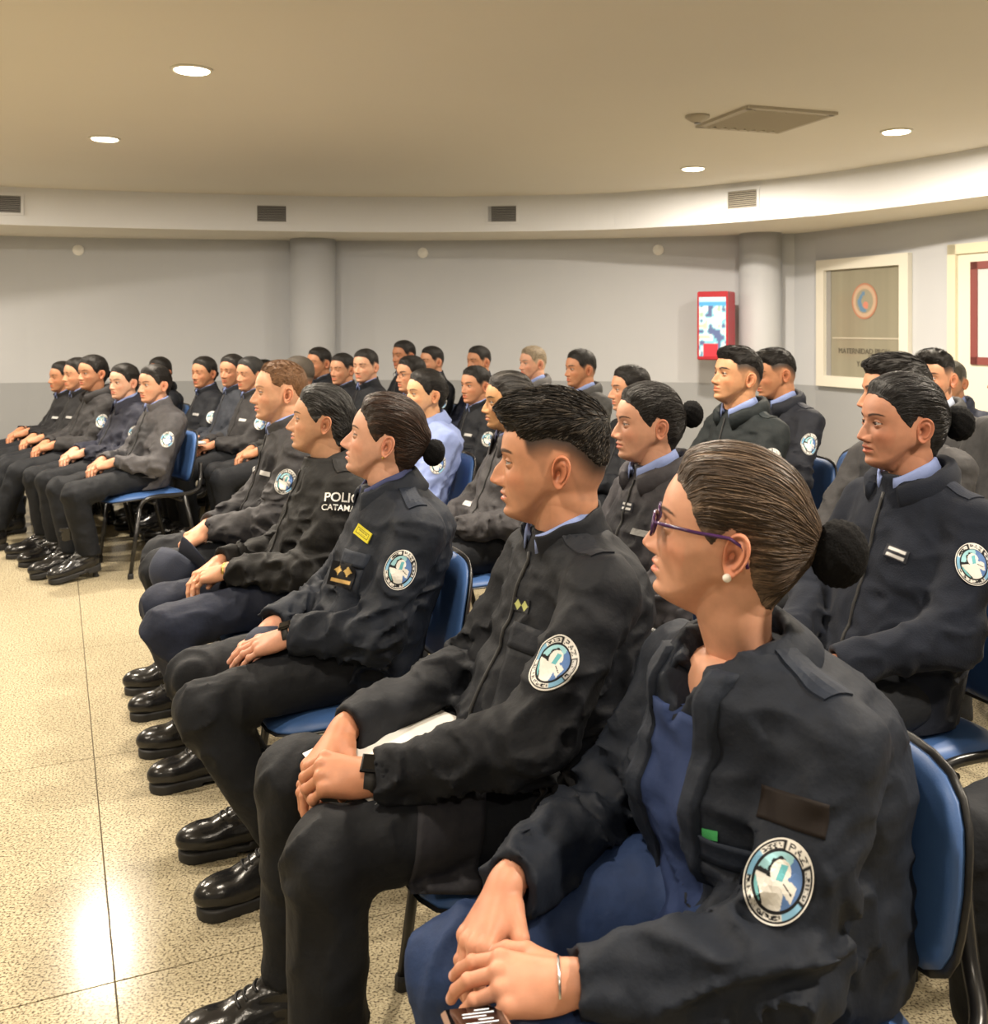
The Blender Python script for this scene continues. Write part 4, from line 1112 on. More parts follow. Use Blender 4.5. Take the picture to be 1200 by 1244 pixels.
# ------------------------------------------------------------------ the room
def terrazzo():
    m, N, L, B = new_mat('terrazzo')
    g = N.new('ShaderNodeNewGeometry')
    v = N.new('ShaderNodeTexVoronoi'); v.inputs['Scale'].default_value = 150; v.inputs['Randomness'].default_value = 1.0
    n1 = N.new('ShaderNodeTexNoise'); n1.inputs['Scale'].default_value = 165; n1.inputs['Detail'].default_value = 2
    n2 = N.new('ShaderNodeTexNoise'); n2.inputs['Scale'].default_value = 1.3; n2.inputs['Detail'].default_value = 3
    for x in (v, n1, n2): L.new(g.outputs['Position'], x.inputs['Vector'])
    r = N.new('ShaderNodeValToRGB'); e = r.color_ramp.elements
    e[0].position = 0.36; e[0].color = (0.13, 0.10, 0.062, 1); e[1].position = 0.47; e[1].color = (0.42, 0.350, 0.205, 1)
    e2 = r.color_ramp.elements.new(0.62); e2.color = (0.53, 0.455, 0.285, 1)
    L.new(n1.outputs['Fac'], r.inputs[0])
    mx = N.new('ShaderNodeMix'); mx.data_type = 'RGBA'; mx.blend_type = 'MULTIPLY'; mx.inputs[0].default_value = 0.25
    bw = N.new('ShaderNodeRGBToBW'); L.new(v.outputs['Color'], bw.inputs[0]); L.new(r.outputs[0], mx.inputs[6]); L.new(bw.outputs[0], mx.inputs[7])
    hs = N.new('ShaderNodeHueSaturation'); hs.inputs['Saturation'].default_value = 0.85; L.new(mx.outputs[2], hs.inputs['Color'])
    mr = N.new('ShaderNodeMapRange'); mr.inputs[3].default_value = 0.92; mr.inputs[4].default_value = 1.08; L.new(n2.outputs['Fac'], mr.inputs[0])
    vm = N.new('ShaderNodeVectorMath'); vm.operation = 'SCALE'; L.new(hs.outputs[0], vm.inputs[0]); L.new(mr.outputs[0], vm.inputs['Scale'])
    L.new(vm.outputs[0], B.inputs['Base Color'])
    B.inputs['Roughness'].default_value = 0.17; B.inputs['Specular IOR Level'].default_value = 0.16
    return m
def wall_paint():
    m, N, L, B = new_mat('wall_paint')
    g = N.new('ShaderNodeNewGeometry'); s = N.new('ShaderNodeSeparateXYZ'); L.new(g.outputs['Position'], s.inputs[0])
    c = N.new('ShaderNodeMath'); c.operation = 'GREATER_THAN'; c.inputs[1].default_value = 0.895 * KS; L.new(s.outputs['Z'], c.inputs[0])
    n = N.new('ShaderNodeTexNoise'); n.inputs['Scale'].default_value = 1.2; L.new(g.outputs['Position'], n.inputs['Vector'])
    mx = N.new('ShaderNodeMix'); mx.data_type = 'RGBA'; L.new(c.outputs[0], mx.inputs[0])
    mx.inputs[6].default_value = (0.33, 0.345, 0.37, 1); mx.inputs[7].default_value = (0.50, 0.52, 0.56, 1)
    mr = N.new('ShaderNodeMapRange'); mr.inputs[3].default_value = 0.95; mr.inputs[4].default_value = 1.05; L.new(n.outputs['Fac'], mr.inputs[0])
    vm = N.new('ShaderNodeVectorMath'); vm.operation = 'SCALE'; L.new(mx.outputs[2], vm.inputs[0]); L.new(mr.outputs[0], vm.inputs['Scale'])
    L.new(vm.outputs[0], B.inputs['Base Color']); B.inputs['Roughness'].default_value = 0.55; B.inputs['Specular IOR Level'].default_value = 0.3
    return m
M['terrazzo'] = terrazzo(); M['wall'] = wall_paint()
M['ceil'] = plain('ceiling_paint', (0.74, 0.71, 0.645), 0.85, noise=0.02, nscale=1.5)
M['soffit'] = plain('soffit_paint', (0.74, 0.76, 0.80), 0.7, noise=0.02, nscale=2)
M['grout'] = plain('grout', (0.17, 0.14, 0.095), 0.8)
M['white'] = plain('white_paint', (0.72, 0.70, 0.62), 0.45)
M['bright'] = plain('bright_white', (0.88, 0.88, 0.86), 0.5)
M['cream'] = plain('cream_paint', (0.70, 0.66, 0.50), 0.5)
M['vent'] = plain('vent_metal', (0.30, 0.30, 0.30), 0.5)
M['vent_dark'] = plain('vent_dark', (0.03, 0.03, 0.03), 0.8)
M['ceil_vent'] = plain('ceiling_vent', (0.48, 0.44, 0.36), 0.6)
M['lamp'] = plain('lamp_glow', (1, 0.95, 0.85), 0.5, emit=((1.0, 0.86, 0.62), 14.0))
M['red'] = plain('red_box', (0.42, 0.022, 0.035), 0.35)
M['redbrown'] = plain('redbrown', (0.22, 0.060, 0.055), 0.4)

def strip_wall(name, pts, z0, z1, mat, thick=0.12, smooth=True):
    P = [np.array(p, float) for p in pts]; n = len(P); V = []
    N_ = []
    for i in range(n):
        t = P[min(i+1, n-1)] - P[max(i-1, 0)]; t /= np.linalg.norm(t); N_.append(np.array([-t[1], t[0]]))
    for i in range(n):
        o = P[i] + N_[i] * thick
        V += [(P[i][0], P[i][1], z0), (P[i][0], P[i][1], z1), (o[0], o[1], z0), (o[0], o[1], z1)]
    Q = []
    for i in range(n - 1):
        a, b = 4*i, 4*(i+1)
        Q += [(a, b, b+1, a+1), (a+2, a+3, b+3, b+2), (a+1, b+1, b+3, a+3), (a, a+2, b+2, b)]
    Q += [(0, 1, 3, 2), (4*(n-1), 4*(n-1)+2, 4*(n-1)+3, 4*(n-1)+1)]
    me = bpy.data.meshes.new(name); me.from_pydata(V, [], Q); me.update()
    return tag(link(name, me, None, mat, False), kind='structure')
backp = smooth_path([(-6.6, 8.7, 0), (-5.0, 9.9, 0), (-2.5, 10.4, 0), (-0.9, 10.5, 0), (0.8, 10.3, 0), (2.0, 10.0, 0), (2.62, 9.78, 0)], 8)
strip_wall('wall_back', [(p.x, p.y) for p in backp], 0, 2.72, M['wall'])
WU = np.array([0.395, -0.919]); WN = np.array([-0.919, -0.395]); W0 = np.array([3.13, 9.4])
def wr_(t, off=0.0): p = W0 + WU * t + WN * off; return (float(p[0]), float(p[1]))
strip_wall('wall_right', [(2.62, 9.78), (2.95, 9.70), wr_(-0.10), wr_(6.2), (5.6, -4.0)], 0, 2.72, M['wall'])
strip_wall('wall_left', [(-8.4, -4.0), (-8.4, 4.0), (-7.9, 6.8), (-6.6, 8.7)], 0, 2.72, M['wall'])
strip_wall('wall_front', [(5.6, -4.0), (-8.4, -4.0)], 0, 2.72, M['wall'])
ce = MB().box((-1.4, 3.4, CEIL_Z + 0.04), (14.4, 15.2, 0.08)).obj('ceiling', M['ceil']); tag(ce, kind='structure')
fl = MB().box((-1.4, 3.4, -0.03), (14.4, 15.2, 0.045)).obj('floor', M['grout']); tag(fl, kind='structure')
TS = 1.25; ang = math.radians(24.0)
tme = None; cA, sA = math.cos(ang), math.sin(ang)
tb = MB().box((0, 0, -0.005), (TS - 0.003, TS - 0.003, 0.010), bev=0.0008)
tme = bpy.data.meshes.new('tile'); tme.from_pydata(tb.v, [], tb.f); tme.materials.append(M['terrazzo'])
# joints pass through (-0.967, 2.148) and (-1.07, 2.52)
for i in range(-9, 10):
    for j in range(-8, 10):
        lx, ly = (i + 0.5) * TS, (j + 0.5) * TS
        x = -0.84 + lx * cA - ly * sA; y = 2.19 + lx * sA + ly * cA
        if -8.2 < x < 5.4 and -3.8 < y < 10.6:
            t = bpy.data.objects.new('tile', tme); COL.objects.link(t); t.parent = fl
            t.location = (x, y, 0.0); t.rotation_euler = (0, 0, ang)
# soffit band
sof = smooth_path([(-7.6, -4, 0), (-7.6, 3, 0), (-7.1, 6.0, 0), (-6.0, 7.85, 0), (-4.4, 8.85, 0), (-2.35, 9.4, 0), (-0.8, 9.56, 0), (0.79, 9.38, 0), (1.6, 9.02, 0), (2.15, 8.62, 0), (2.7, 8.10, 0), (3.1, 7.52, 0), (3.45, 6.9, 0),
                   (3.9, 5.9, 0), (4.4, 4.5, 0), (4.8, 2, 0), (4.9, -4, 0)], 6)
V = []; Q = []
SB, ST = 2.375, CEIL_Z + 0.01
for p in sof:
    c = Vector((-1.2, 3.0, 0)); o = (Vector((p.x, p.y, 0)) - c); o.normalize(); q = p + o * 2.0
    V += [(p.x, p.y, ST), (p.x, p.y, SB), (q.x, q.y, SB), (q.x, q.y, ST)]
for i in range(len(sof) - 1):
    a, b = 4*i, 4*i + 4
    Q += [(a, b, b+1, a+1), (a+1, b+1, b+2, a+2), (a+2, b+2, b+3, a+3)]
me = bpy.data.meshes.new('soffit'); me.from_pydata(V, [], Q); me.update()
so = link('trim_1', me, None, [M['soffit'], M['ceil']], False); tag(so, kind='structure')
for i, p in enumerate(me.polygons): p.material_index = 0 if i % 3 == 0 else 1
def soffit_at(px):
    k = (px - 600) / F_PX; best = None
    for i in range(len(sof) - 1):
        a, b = sof[i], sof[i+1]; fa, fb = a.x - k * a.y, b.x - k * b.y
        if fa * fb <= 0 and a.y > 3:
            t = fa / (fa - fb); p = a.lerp(b, t); d = (b - a).normalized(); return p, d
# columns
for (x, y, r) in ((-1.90, 10.36, 0.235), (2.62, 9.72, 0.205)):
    tag(MB().lathe([(r, 0), (r, 2.42)], 40, (x, y, 0)).obj('column', M['wall'], None, False), kind='structure')
for o in [o for o in COL.objects if o.name.startswith('column')]:
    for p in o.data.polygons:
        if len(p.vertices) == 4: p.use_smooth = True
# soffit grilles
for k, (px, zz, lab) in enumerate(((5, 2.56, 'grey air grille on the curved band, cut by the left edge'), (330, 2.54, 'grey air grille on the curved band, left of centre'),
                            (610, 2.545, 'grey air grille on the curved band above the middle of the back wall'), (902, 2.57, 'pale air grille on the curved band beside the right column'))):
    p, d = soffit_at(px); rz = math.atan2(d.y, d.x)
    e = empty('air_grille', (p.x, p.y, zz), rz); tag(e, lab, 'vent', 'air grilles on the curved band')
    W_, H_ = (0.27, 0.15)
    MB().box((0, -0.004, H_/2 + .012), (W_ + 0.05, 0.02, 0.022)).box((0, -0.004, -H_/2 - .012), (W_ + 0.05, 0.02, 0.022)).box((W_/2 + .012, -0.004, 0), (0.022, 0.02, H_)).box((-W_/2 - .012, -0.004, 0), (0.022, 0.02, H_)).obj('frame', M['soffit'], e)
    MB().box((0, 0.002, 0), (W_, 0.008, H_)).obj('backing', M['vent_dark'], e)
    for s in range(9):
        MB().box((0, 0, 0), (W_, 0.012, 0.007)).obj('slat', M['vent'] if k < 3 else M['ceil_vent'], e).location = (0, -0.007, -H_/2 + H_ * (s + 0.5) / 9)
# ceiling vent, detector, downlights
e = empty('ceiling_vent', (1.64, 5.99, CEIL_Z), math.radians(18)); tag(e, 'square slatted air vent in the ceiling', 'vent')
b = MB(); S = 0.56
for (cx_, cy_, w_, h_) in ((0, S/2, S + 0.04, 0.045), (0, -S/2, S + 0.04, 0.045), (S/2, 0, 0.045, S), (-S/2, 0, 0.045, S)): b.box((cx_, cy_, -0.008), (w_, h_, 0.018))
b.obj('frame', M['ceil_vent'], e)
MB().box((0, 0, 0.001), (S, S, 0.004)).obj('backing', M['ceil_vent'], e)
for s in range(8):
    o = MB().box((0, 0, 0), (0.038, S - 0.04, 0.004), Matrix.Rotation(0.6, 3, 'Y')).obj('slat', M['ceil_vent'], e); o.location = (-S/2 + S * (s + 0.5) / 8, 0, -0.012)
e = empty('smoke_detector', (1.215, 5.90, CEIL_Z)); tag(e, 'small round white smoke detector beside the ceiling vent', 'detector')
MB().lathe([(0.072, 0), (0.072, -0.012), (0.060, -0.022), (0.040, -0.034), (0.024, -0.042), (0.0, -0.044)][::-1], 24).obj('base', M['ceil_vent'], e, True)
MB().lathe([(0.0, -0.050), (0.020, -0.048), (0.020, -0.040)], 16).obj('sensor', M['vent'], e)
LL = ['lit round ceiling downlight nearest, upper left', 'lit round ceiling downlight, smaller one at far left', 'lit round ceiling downlight to the right of the vent', 'lit round ceiling downlight close to the curved band, below the vent']
for k, (x, y) in enumerate(SEEN_LIGHTS + OTHER_LIGHTS):
    e = empty('downlight', (x, y, CEIL_Z)); tag(e, LL[k] if k < 4 else 'round ceiling downlight outside the picture', 'light', 'ceiling downlights' if k < 4 else 'ceiling downlights outside the picture')
    MB().lathe([(0.082, -0.001), (0.088, -0.010), (0.100, -0.006), (0.102, 0.0)], 32).obj('trim_ring', M['white'], e, True)
    MB().lathe([(0.0, -0.012), (0.080, -0.012), (0.084, -0.004)], 32).obj('diffuser', M['lamp'], e)
# round white discs high on the wall
for px, yy, lab in ((82, 9.86, 'round white wall speaker high on the back wall, leftmost'), (513, 10.42, 'round white wall speaker high on the middle of the back wall'), (800, 10.07, 'round white wall speaker high on the back wall near the red box')):
    X = (px - 600) / F_PX * yy
    best = min(backp, key=lambda p: abs(p.x - X)); y0 = best.y
    for i in range(len(backp) - 1):
        if backp[i].x <= X <= backp[i+1].x:
            t = (X - backp[i].x) / (backp[i+1].x - backp[i].x); y0 = backp[i].y * (1 - t) + backp[i+1].y * t; dd = backp[i+1] - backp[i]
    e = empty('wall_speaker', (X, y0, 2.245), math.atan2(dd.y, dd.x)); tag(e, lab, 'speaker', 'round wall speakers')
    R_ = Matrix.Rotation(math.pi / 2, 3, 'X')
    MB().lathe([(0.056, 0.0), (0.056, 0.014), (0.046, 0.022)], 24, (0, 0, 0), R_).obj('rim', M['bright'], e, True)
    MB().lathe([(0.044, 0.014), (0.030, 0.026), (0.0, 0.03)], 20, (0, 0, 0), R_).obj('cover', M['bright'], e, True)
# window_1 and door_1 in the right wall
rzW = math.atan2(WU[1], WU[0])
def on_wall(name, t, z, mat, boxes, off=0.0, parent=None):
    b = MB()
    for (u0, u1, z0, z1, y0, y1) in boxes: b.box(((u0+u1)/2, (y0+y1)/2, (z0+z1)/2), (u1-u0, y1-y0, z1-z0))
    o = b.obj(name, mat, parent)
    if parent is None:
        x, y = wr_(t); o.location = (x, y, z); o.rotation_euler = (0, 0, rzW)
    return o
# wall-local axes: +X along the wall toward the camera, -Y into the room
wnd = on_wall('window_1', 0, 0, M['white'], [(-0.04, 1.083, 1.99, 2.09, -0.05, 0.02), (-0.04, 1.083, 0.90, 1.00, -0.05, 0.02), (-0.04, 0.06, 1.00, 1.99, -0.05, 0.02), (0.983, 1.083, 1.00, 1.99, -0.05, 0.02)])
tag(wnd, kind='structure')
def pane_mat():
    m, N, L, B = new_mat('window_pane')
    tc = N.new('ShaderNodeTexCoord'); mp = N.new('ShaderNodeMapping'); mp.inputs['Scale'].default_value = (3.0, 1, 0.06)
    n = N.new('ShaderNodeTexNoise'); n.inputs['Scale'].default_value = 2.2; L.new(tc.outputs['Object'], mp.inputs[0]); L.new(mp.outputs[0], n.inputs['Vector'])
    mx = N.new('ShaderNodeMix'); mx.data_type = 'RGBA'; mx.inputs[6].default_value = (0.22, 0.205, 0.155, 1); mx.inputs[7].default_value = (0.34, 0.32, 0.24, 1)
    L.new(n.outputs['Fac'], mx.inputs[0]); L.new(mx.outputs[2], B.inputs['Base Color']); B.inputs['Roughness'].default_value = 0.12
    return m
on_wall('pane', 0, 0, pane_mat(), [(0.06, 0.983, 1.00, 1.99, -0.008, 0.0)], parent=wnd)
on_wall('sash_shadow_strip', 0, 0, M['vent'], [(0.06, 0.12, 1.00, 1.99, -0.014, -0.008)], parent=wnd).name = 'painted_sash_shadow'  # thin grey strip painted in as the sash's shadow on the pane
def emb(x, y):
    r = np.hypot(x, y); C = np.tile(np.array((0.30, 0.28, 0.21), np.float32), (len(x), 1))
    C[(r > 0.86)] = (0.42, 0.20, 0.13); C[(r <= 0.86) & (r > 0.70)] = (0.50, 0.36, 0.26)
    cr = (np.hypot(x + 0.02, y + 0.08) < 0.50) & (np.hypot(x - 0.20, y + 0.02) > 0.44); C[cr] = (0.13, 0.23, 0.36)
    C[(np.hypot(x + 0.08, y - 0.42) < 0.13)] = (0.13, 0.23, 0.36); C[(np.hypot(x - 0.10, y + 0.22) < 0.20)] = (0.55, 0.22, 0.16)
    return C
nr, na = 14, 40; V = []; Q = []; U = []
for i in range(nr + 1):
    for j in range(na):
        a = 2*math.pi*j/na; r = i/nr; U.append((r*math.cos(a), r*math.sin(a))); V.append((0.545 + 0.155*r*math.cos(a), -0.0125, 1.69 + 0.163*r*math.sin(a)))
for i in range(nr):
    for j in range(na): Q.append((i*na+j, i*na+(j+1) % na, (i+1)*na+(j+1) % na, (i+1)*na+j))
U = np.array(U)
link('round_emblem', mesh_np('round_emblem', V, Q, col=emb(U[:, 0], U[:, 1])), wnd, M['patch'], False)
def text_obj(name, s, size, mat, parent, loc, rot, extr=0.001):
    cu = bpy.data.curves.new(name, 'FONT'); cu.body = s; cu.size = size; cu.align_x = 'CENTER'; cu.extrude = extr
    ob = bpy.data.objects.new(name, cu); COL.objects.link(ob); dg = bpy.context.evaluated_depsgraph_get(); dg.update()
    me = bpy.data.meshes.new_from_object(ob.evaluated_get(dg)); bpy.data.objects.remove(ob)
    me.materials.clear(); o = link(name, me, parent, mat, False); o.location = loc; o.rotation_euler = rot; return o
M['ink'] = plain('ink', (0.10, 0.09, 0.07), 0.6)
text_obj('lettering', 'MATERNIDAD PROV', 0.068, M['ink'], wnd, (0.53, -0.012, 1.215), (math.pi/2, 0, 0))
text_obj('lettering', 'Y INF', 0.068, M['ink'], wnd, (0.53, -0.012, 1.10), (math.pi/2, 0, 0))
on_wall('stripe', 0, 0, M['ceil_vent'], [(0.14, 0.95, 1.348, 1.362, -0.0125, -0.008)], parent=wnd)
door = on_wall('door_1', 0, 0, M['cream'], [(1.50, 1.58, 0, 2.12, -0.06, 0.02), (2.52, 2.60, 0, 2.12, -0.06, 0.02), (1.50, 2.60, 2.04, 2.12, -0.06, 0.02)])
tag(door, kind='structure')
on_wall('door_leaf', 0, 0, plain('door_paint', (0.74, 0.71, 0.60), 0.45), [(1.58, 2.52, 0.01, 2.04, -0.035, 0.01)], parent=door)
on_wall('leaf_frame', 0, 0, M['redbrown'], [(1.715, 1.78, 1.16, 1.97, -0.05, -0.035), (2.30, 2.36, 1.16, 1.97, -0.05, -0.035), (1.715, 2.36, 1.91, 1.97, -0.05, -0.035), (1.715, 2.36, 1.16, 1.22, -0.05, -0.035)], parent=door)
on_wall('leaf_panel', 0, 0, plain('panel', (0.58, 0.60, 0.62), 0.4), [(1.78, 2.30, 1.22, 1.91, -0.042, -0.035)], parent=door)
MB().tube([(2.42, -0.035, 1.02), (2.42, -0.085, 1.02), (2.32, -0.085, 1.02)], 0.011, 8).obj('handle', M['vent'], door, True)
# red lit box with a poster
e = empty('poster_box', (2.155, 9.58, 1.47), math.atan2(0.50, -0.87) + math.pi); tag(e, 'red wall box with a bright blue and white poster', 'display box')
bw, bh, bd = 0.30, 0.66, 0.24
MB().box((0, 0.0, 0), (bw, bd, bh), bev=0.01).obj('case', M['red'], e)
def poster(x, y):
    C = np.tile(np.array((0.62, 0.72, 0.76), np.float32), (len(x), 1)); p = np.stack([x*2.4 + 5, y*4.2 + 3, x*0], -1)
    n = vnoise(p * 1.3); C[n > 0.58] = (0.20, 0.52, 0.66); C[n > 0.72] = (0.10, 0.14, 0.30); C[n < 0.22] = (0.36, 0.52, 0.40); C[(n < 0.30) & (y < 0.1)] = (0.66, 0.52, 0.45)
    C[(y > 0.72) & (y < 0.84)] = (0.08, 0.36, 0.72); C[y >= 0.84] = (0.45, 0.66, 0.80); C[(y < -0.55) & (np.abs(x + 0.1) < 0.55)] = (0.55, 0.03, 0.05); return C
gx, gy = 22, 44; V = []; Q = []; U = []
for i in range(gy + 1):
    for j in range(gx + 1): U.append((2*j/gx - 1, 2*i/gy - 1)); V.append(((2*j/gx - 1) * (bw/2 - 0.018), -bd/2 - 0.002, (2*i/gy - 1) * (bh/2 - 0.045) - 0.01))
Q = [(i*(gx+1)+j, i*(gx+1)+j+1, (i+1)*(gx+1)+j+1, (i+1)*(gx+1)+j) for i in range(gy) for j in range(gx)]
U = np.array(U)
pm, N_, L_, B_ = new_mat('poster'); a_ = N_.new('ShaderNodeAttribute'); a_.attribute_name = 'Col'; L_.new(a_.outputs['Color'], B_.inputs['Base Color']); L_.new(a_.outputs['Color'], B_.inputs['Emission Color']); B_.inputs['Emission Strength'].default_value = 0.22
link('poster', mesh_np('poster', V, Q, col=poster(U[:, 0], U[:, 1])), e, pm, False)

# the measurements above are for an eye height of 1.45 m: bring the room to scale
for o in list(COL.objects):
    if o.parent is None and o.type in ('MESH', 'EMPTY') :
        o.location = o.location * KS; o.scale = (KS, KS, KS)
# ------------------------------------------------------------------ chairs
M['chair_blue'] = plain('chair_blue', (0.045, 0.110, 0.290), 0.48, noise=0.10, nscale=9, bump=0.10, bscale=350)
M['chair_black'] = plain('chair_black', (0.012, 0.012, 0.013), 0.38, bump=0.1, bscale=200)
M['tube_black'] = plain('tube_black', (0.010, 0.010, 0.011), 0.28)
def pad(fn_xyz, nu=18, nv=14, edge=0.04):
    """closed cushion: fn(u, v, side) with side +1 front, -1 back; u, v in -1..1 (superellipse outline)"""
    V = []; Q = []
    rings = []
    for side in (1, -1):
        rr = [i / 8 for i in range(1, 9)]
        for r in rr:
            for k in range(36):
                a = 2 * math.pi * k / 36; c, s = math.cos(a), math.sin(a); q = (abs(c) ** 4.2 + abs(s) ** 4.2) ** (-1 / 4.2)
                V.append(fn_xyz(r * q * c, r * q * s, side, r))
    n1 = 8 * 36; c0 = len(V); V.append(fn_xyz(0, 0, 1, 0)); V.append(fn_xyz(0, 0, -1, 0))
    for b, sd, c in ((0, 1, c0), (n1, -1, c0 + 1)):
        for k in range(36):
            j = (k + 1) % 36; f = (c, b + k, b + j); Q.append(f if sd > 0 else f[::-1])
            for i in range(7):
                f = (b + i*36 + k, b + (i+1)*36 + k, b + (i+1)*36 + j, b + i*36 + j); Q.append(f if sd > 0 else f[::-1])
    for k in range(36):
        j = (k + 1) % 36; Q.append((7*36 + k, n1 + 7*36 + k, n1 + 7*36 + j, 7*36 + j))
    return V, Q
def chair_parts():
    P = {}
    def seat(th0, th1, gr):
        def f(u, v, s, r):
            d = (th1 if s > 0 else -th0) * (1 - r ** 6 * 0.75)
            x = 0.03 + u * (0.225 + gr); y = v * (0.235 + gr); z = 0.438 + d - 0.020 * max(0, u) ** 3 - 0.006 * (1 - v*v) * (s > 0)
            return (x, y, z)
        return f
    V, Q = pad(seat(0.006, 0.028, 0)); P['seat'] = (V, Q, M['chair_blue'])
    V, Q = pad(seat(0.022, -0.004, 0.006)); P['seat_shell'] = (V, Q, M['chair_black'])
    def back(th0, th1, gr):
        def f(u, v, s, r):
            d = (th1 if s > 0 else -th0) * (1 - r ** 6 * 0.75)
            h = 0.635 + v * (0.140 + gr); y = u * (0.225 + gr - 0.016 * max(0, v)); bow = 0.038 * (u * u)
            return (-0.262 - 0.20 * (h - 0.65) + bow + d, y, h)
        return f
    V, Q = pad(back(0.004, 0.022, 0)); P['backrest'] = (V, Q, M['chair_blue'])
    V, Q = pad(back(0.020, -0.003, 0.010)); P['back_shell'] = (V, Q, M['chair_black'])
    b = MB()
    for s in (1, -1):
        y = 0.255 * s
        b.tube(smooth_path([(0.11, y, 0.385), (0.085, y, 0.425), (0.02, y, 0.443), (-0.12, y, 0.440), (-0.19, y * 0.99, 0.444), (-0.245, y * 0.90, 0.462), (-0.275, y * 0.74, 0.515), (-0.285, y * 0.66, 0.60)], 5), 0.0125, 8)
    b.tube([(0.02, -0.25, 0.405), (0.02, 0.25, 0.405)], 0.011, 8); b.tube([(-0.14, -0.25, 0.405), (-0.14, 0.25, 0.405)], 0.011, 8)
    P['frame'] = (b.v, b.f, M['tube_black'])
    return P
CP = chair_parts(); _CM = {}
for k_, (v_, q_, m_) in CP.items():
    me_ = bpy.data.meshes.new(k_); me_.from_pydata([tuple(x) for x in v_], [], q_); me_.update(); me_.shade_smooth(); me_.materials.append(m_); _CM[k_] = me_
for nm_, pts_ in (('leg_a', [(0.11, 0, 0.39), (0.16, 0, 0.02)]), ('leg_b', [(-0.15, 0, 0.435), (-0.25, 0, 0.02)])):
    b_ = MB().tube(pts_, 0.0125, 8); me_ = bpy.data.meshes.new('leg'); me_.from_pydata(b_.v, [], b_.f); me_.shade_smooth(); me_.materials.append(M['tube_black']); _CM[nm_] = me_
b_ = MB().lathe([(0.017, 0), (0.017, 0.022), (0.014, 0.03)], 10); me_ = bpy.data.meshes.new('foot_cap'); me_.from_pydata(b_.v, [], b_.f); me_.materials.append(M['rubber']); _CM['cap'] = me_
def chair(x, y, rz, label, group='blue padded chairs'):
    e = empty('chair', (x, y, 0), rz); tag(e, label, 'chair', group)
    for k in ('seat', 'seat_shell', 'backrest', 'back_shell', 'frame'):
        o = bpy.data.objects.new(k, _CM[k]); COL.objects.link(o); o.parent = e
    for nm, xx in (('leg_a', 0.16), ('leg_b', -0.25)):
        for s in (1, -1):
            o = bpy.data.objects.new('leg', _CM[nm]); COL.objects.link(o); o.parent = e; o.location = (0, 0.255 * s, 0)
            c = bpy.data.objects.new('foot_cap', _CM['cap']); COL.objects.link(c); c.parent = o; c.location = (xx, 0, 0)
    return e
# ------------------------------------------------------------------ the audience
SK = [(0.43, 0.205, 0.112), (0.50, 0.255, 0.150), (0.38, 0.170, 0.090), (0.56, 0.31, 0.20), (0.46, 0.225, 0.13)]
def seat_for(key, label):
    P = PEOPLE[key]; r = P['root'].location; f = {'W1': 0.05}.get(key, 0.0)
    return chair(r.x + f * math.cos(P['rz']), r.y + f * math.sin(P['rz']), P['rz'], label)
# --- front row, nearest first
person('M2', 'man with faded black hair, black jacket and black watch, papers on his lap', (672, 553), 1.95, 23, -4, res=3, sc=1.055, patch=False, style='fade', skin=(0.50, 0.245, 0.145),
       face=dict(hump=1.0, nose=1.1, vol=1.1, jaw=1.04, streak=(0.085, 0.07, 0.055)), collar='stand', torso=BLACK, width=1.05, yz=1, belly=0.02, patch_h=0.098,
       legs=dict(knL=(0.415, 0.135, 0.525), knR=(0.405, -0.17, 0.525), anL=(0.41, 0.13, 0.10), anR=(0.40, -0.20, 0.10)), arms=dict(shL=(-0.075, 0.190, 0.925), elL=(0.085, 0.235, 0.700), wrL=(0.320, 0.120, 0.635), wrR=(0.330, -0.060, 0.650), hdL=(0.85, -0.40, 0.05), hnL=(0.10, 0.45, 0.88), hdR=(0.72, 0.45, -0.45), hnR=(0.55, 0.0, 0.85)), poses=('grip', 'rest'))
person('W1', 'nearest woman, with purple glasses, pearl earring and brown hair in a netted bun', (878, 645), 1.45, 23, -16, res=3, sc=1.05, nk=0.150, hx=0.055, vneck=0.10, fem=True, style='bun', pitch=0.16, hairc=(0.040, 0.026, 0.018),
       face=dict(streak=(0.16, 0.11, 0.075), vol=1.15), skin=(0.56, 0.29, 0.19), torso=NAVY, pants=(0.020, 0.040, 0.110), collar='flat', inner=None, bun=(-0.150, 0.006, 0.044), patch_h=0.098,
       pn=(0.8, 1, 0.1), arms=dict(wrL=(0.365, 0.13, 0.60), wrR=(0.375, -0.05, 0.63), hdL=(0.9, -0.40, -0.02), hnL=(0.1, 0.45, 0.88), hdR=(0.75, 0.40, -0.55)), poses=('rest', 'rest'), zip_=False, depth=1.30, width=1.13, slump=0.045, patch=False)
person('W3', 'woman with yellow name tape, gold insignia and dark hair in a netted bun', (462, 527), 2.66, 22, 2, res=3, sc=0.97, fem=True, style='bun', pitch=0.20, hairc=(0.016, 0.009, 0.006),
       skin=(0.60, 0.33, 0.23), torso=NAVY, collar='fold', inner=(0.05, 0.06, 0.14), bun=(-0.142, -0.010, 0.036), width=1.08, depth=1.1, zip_=False, patch=False, face=dict(nose=1.15, vol=1.25, streak=(0.05, 0.025, 0.015)),
       legs=dict(knL=(0.40, 0.12, 0.48), knR=(0.40, -0.12, 0.48), anL=(0.20, 0.12, 0.10), anR=(0.22, -0.13, 0.10)), arms=dict(wrL=(0.185, 0.11, 0.635), wrR=(0.21, -0.03, 0.62), hdL=(0.88, -0.35, -0.30), hdR=(0.85, 0.2, -0.45)), poses=('flat', 'rest'))
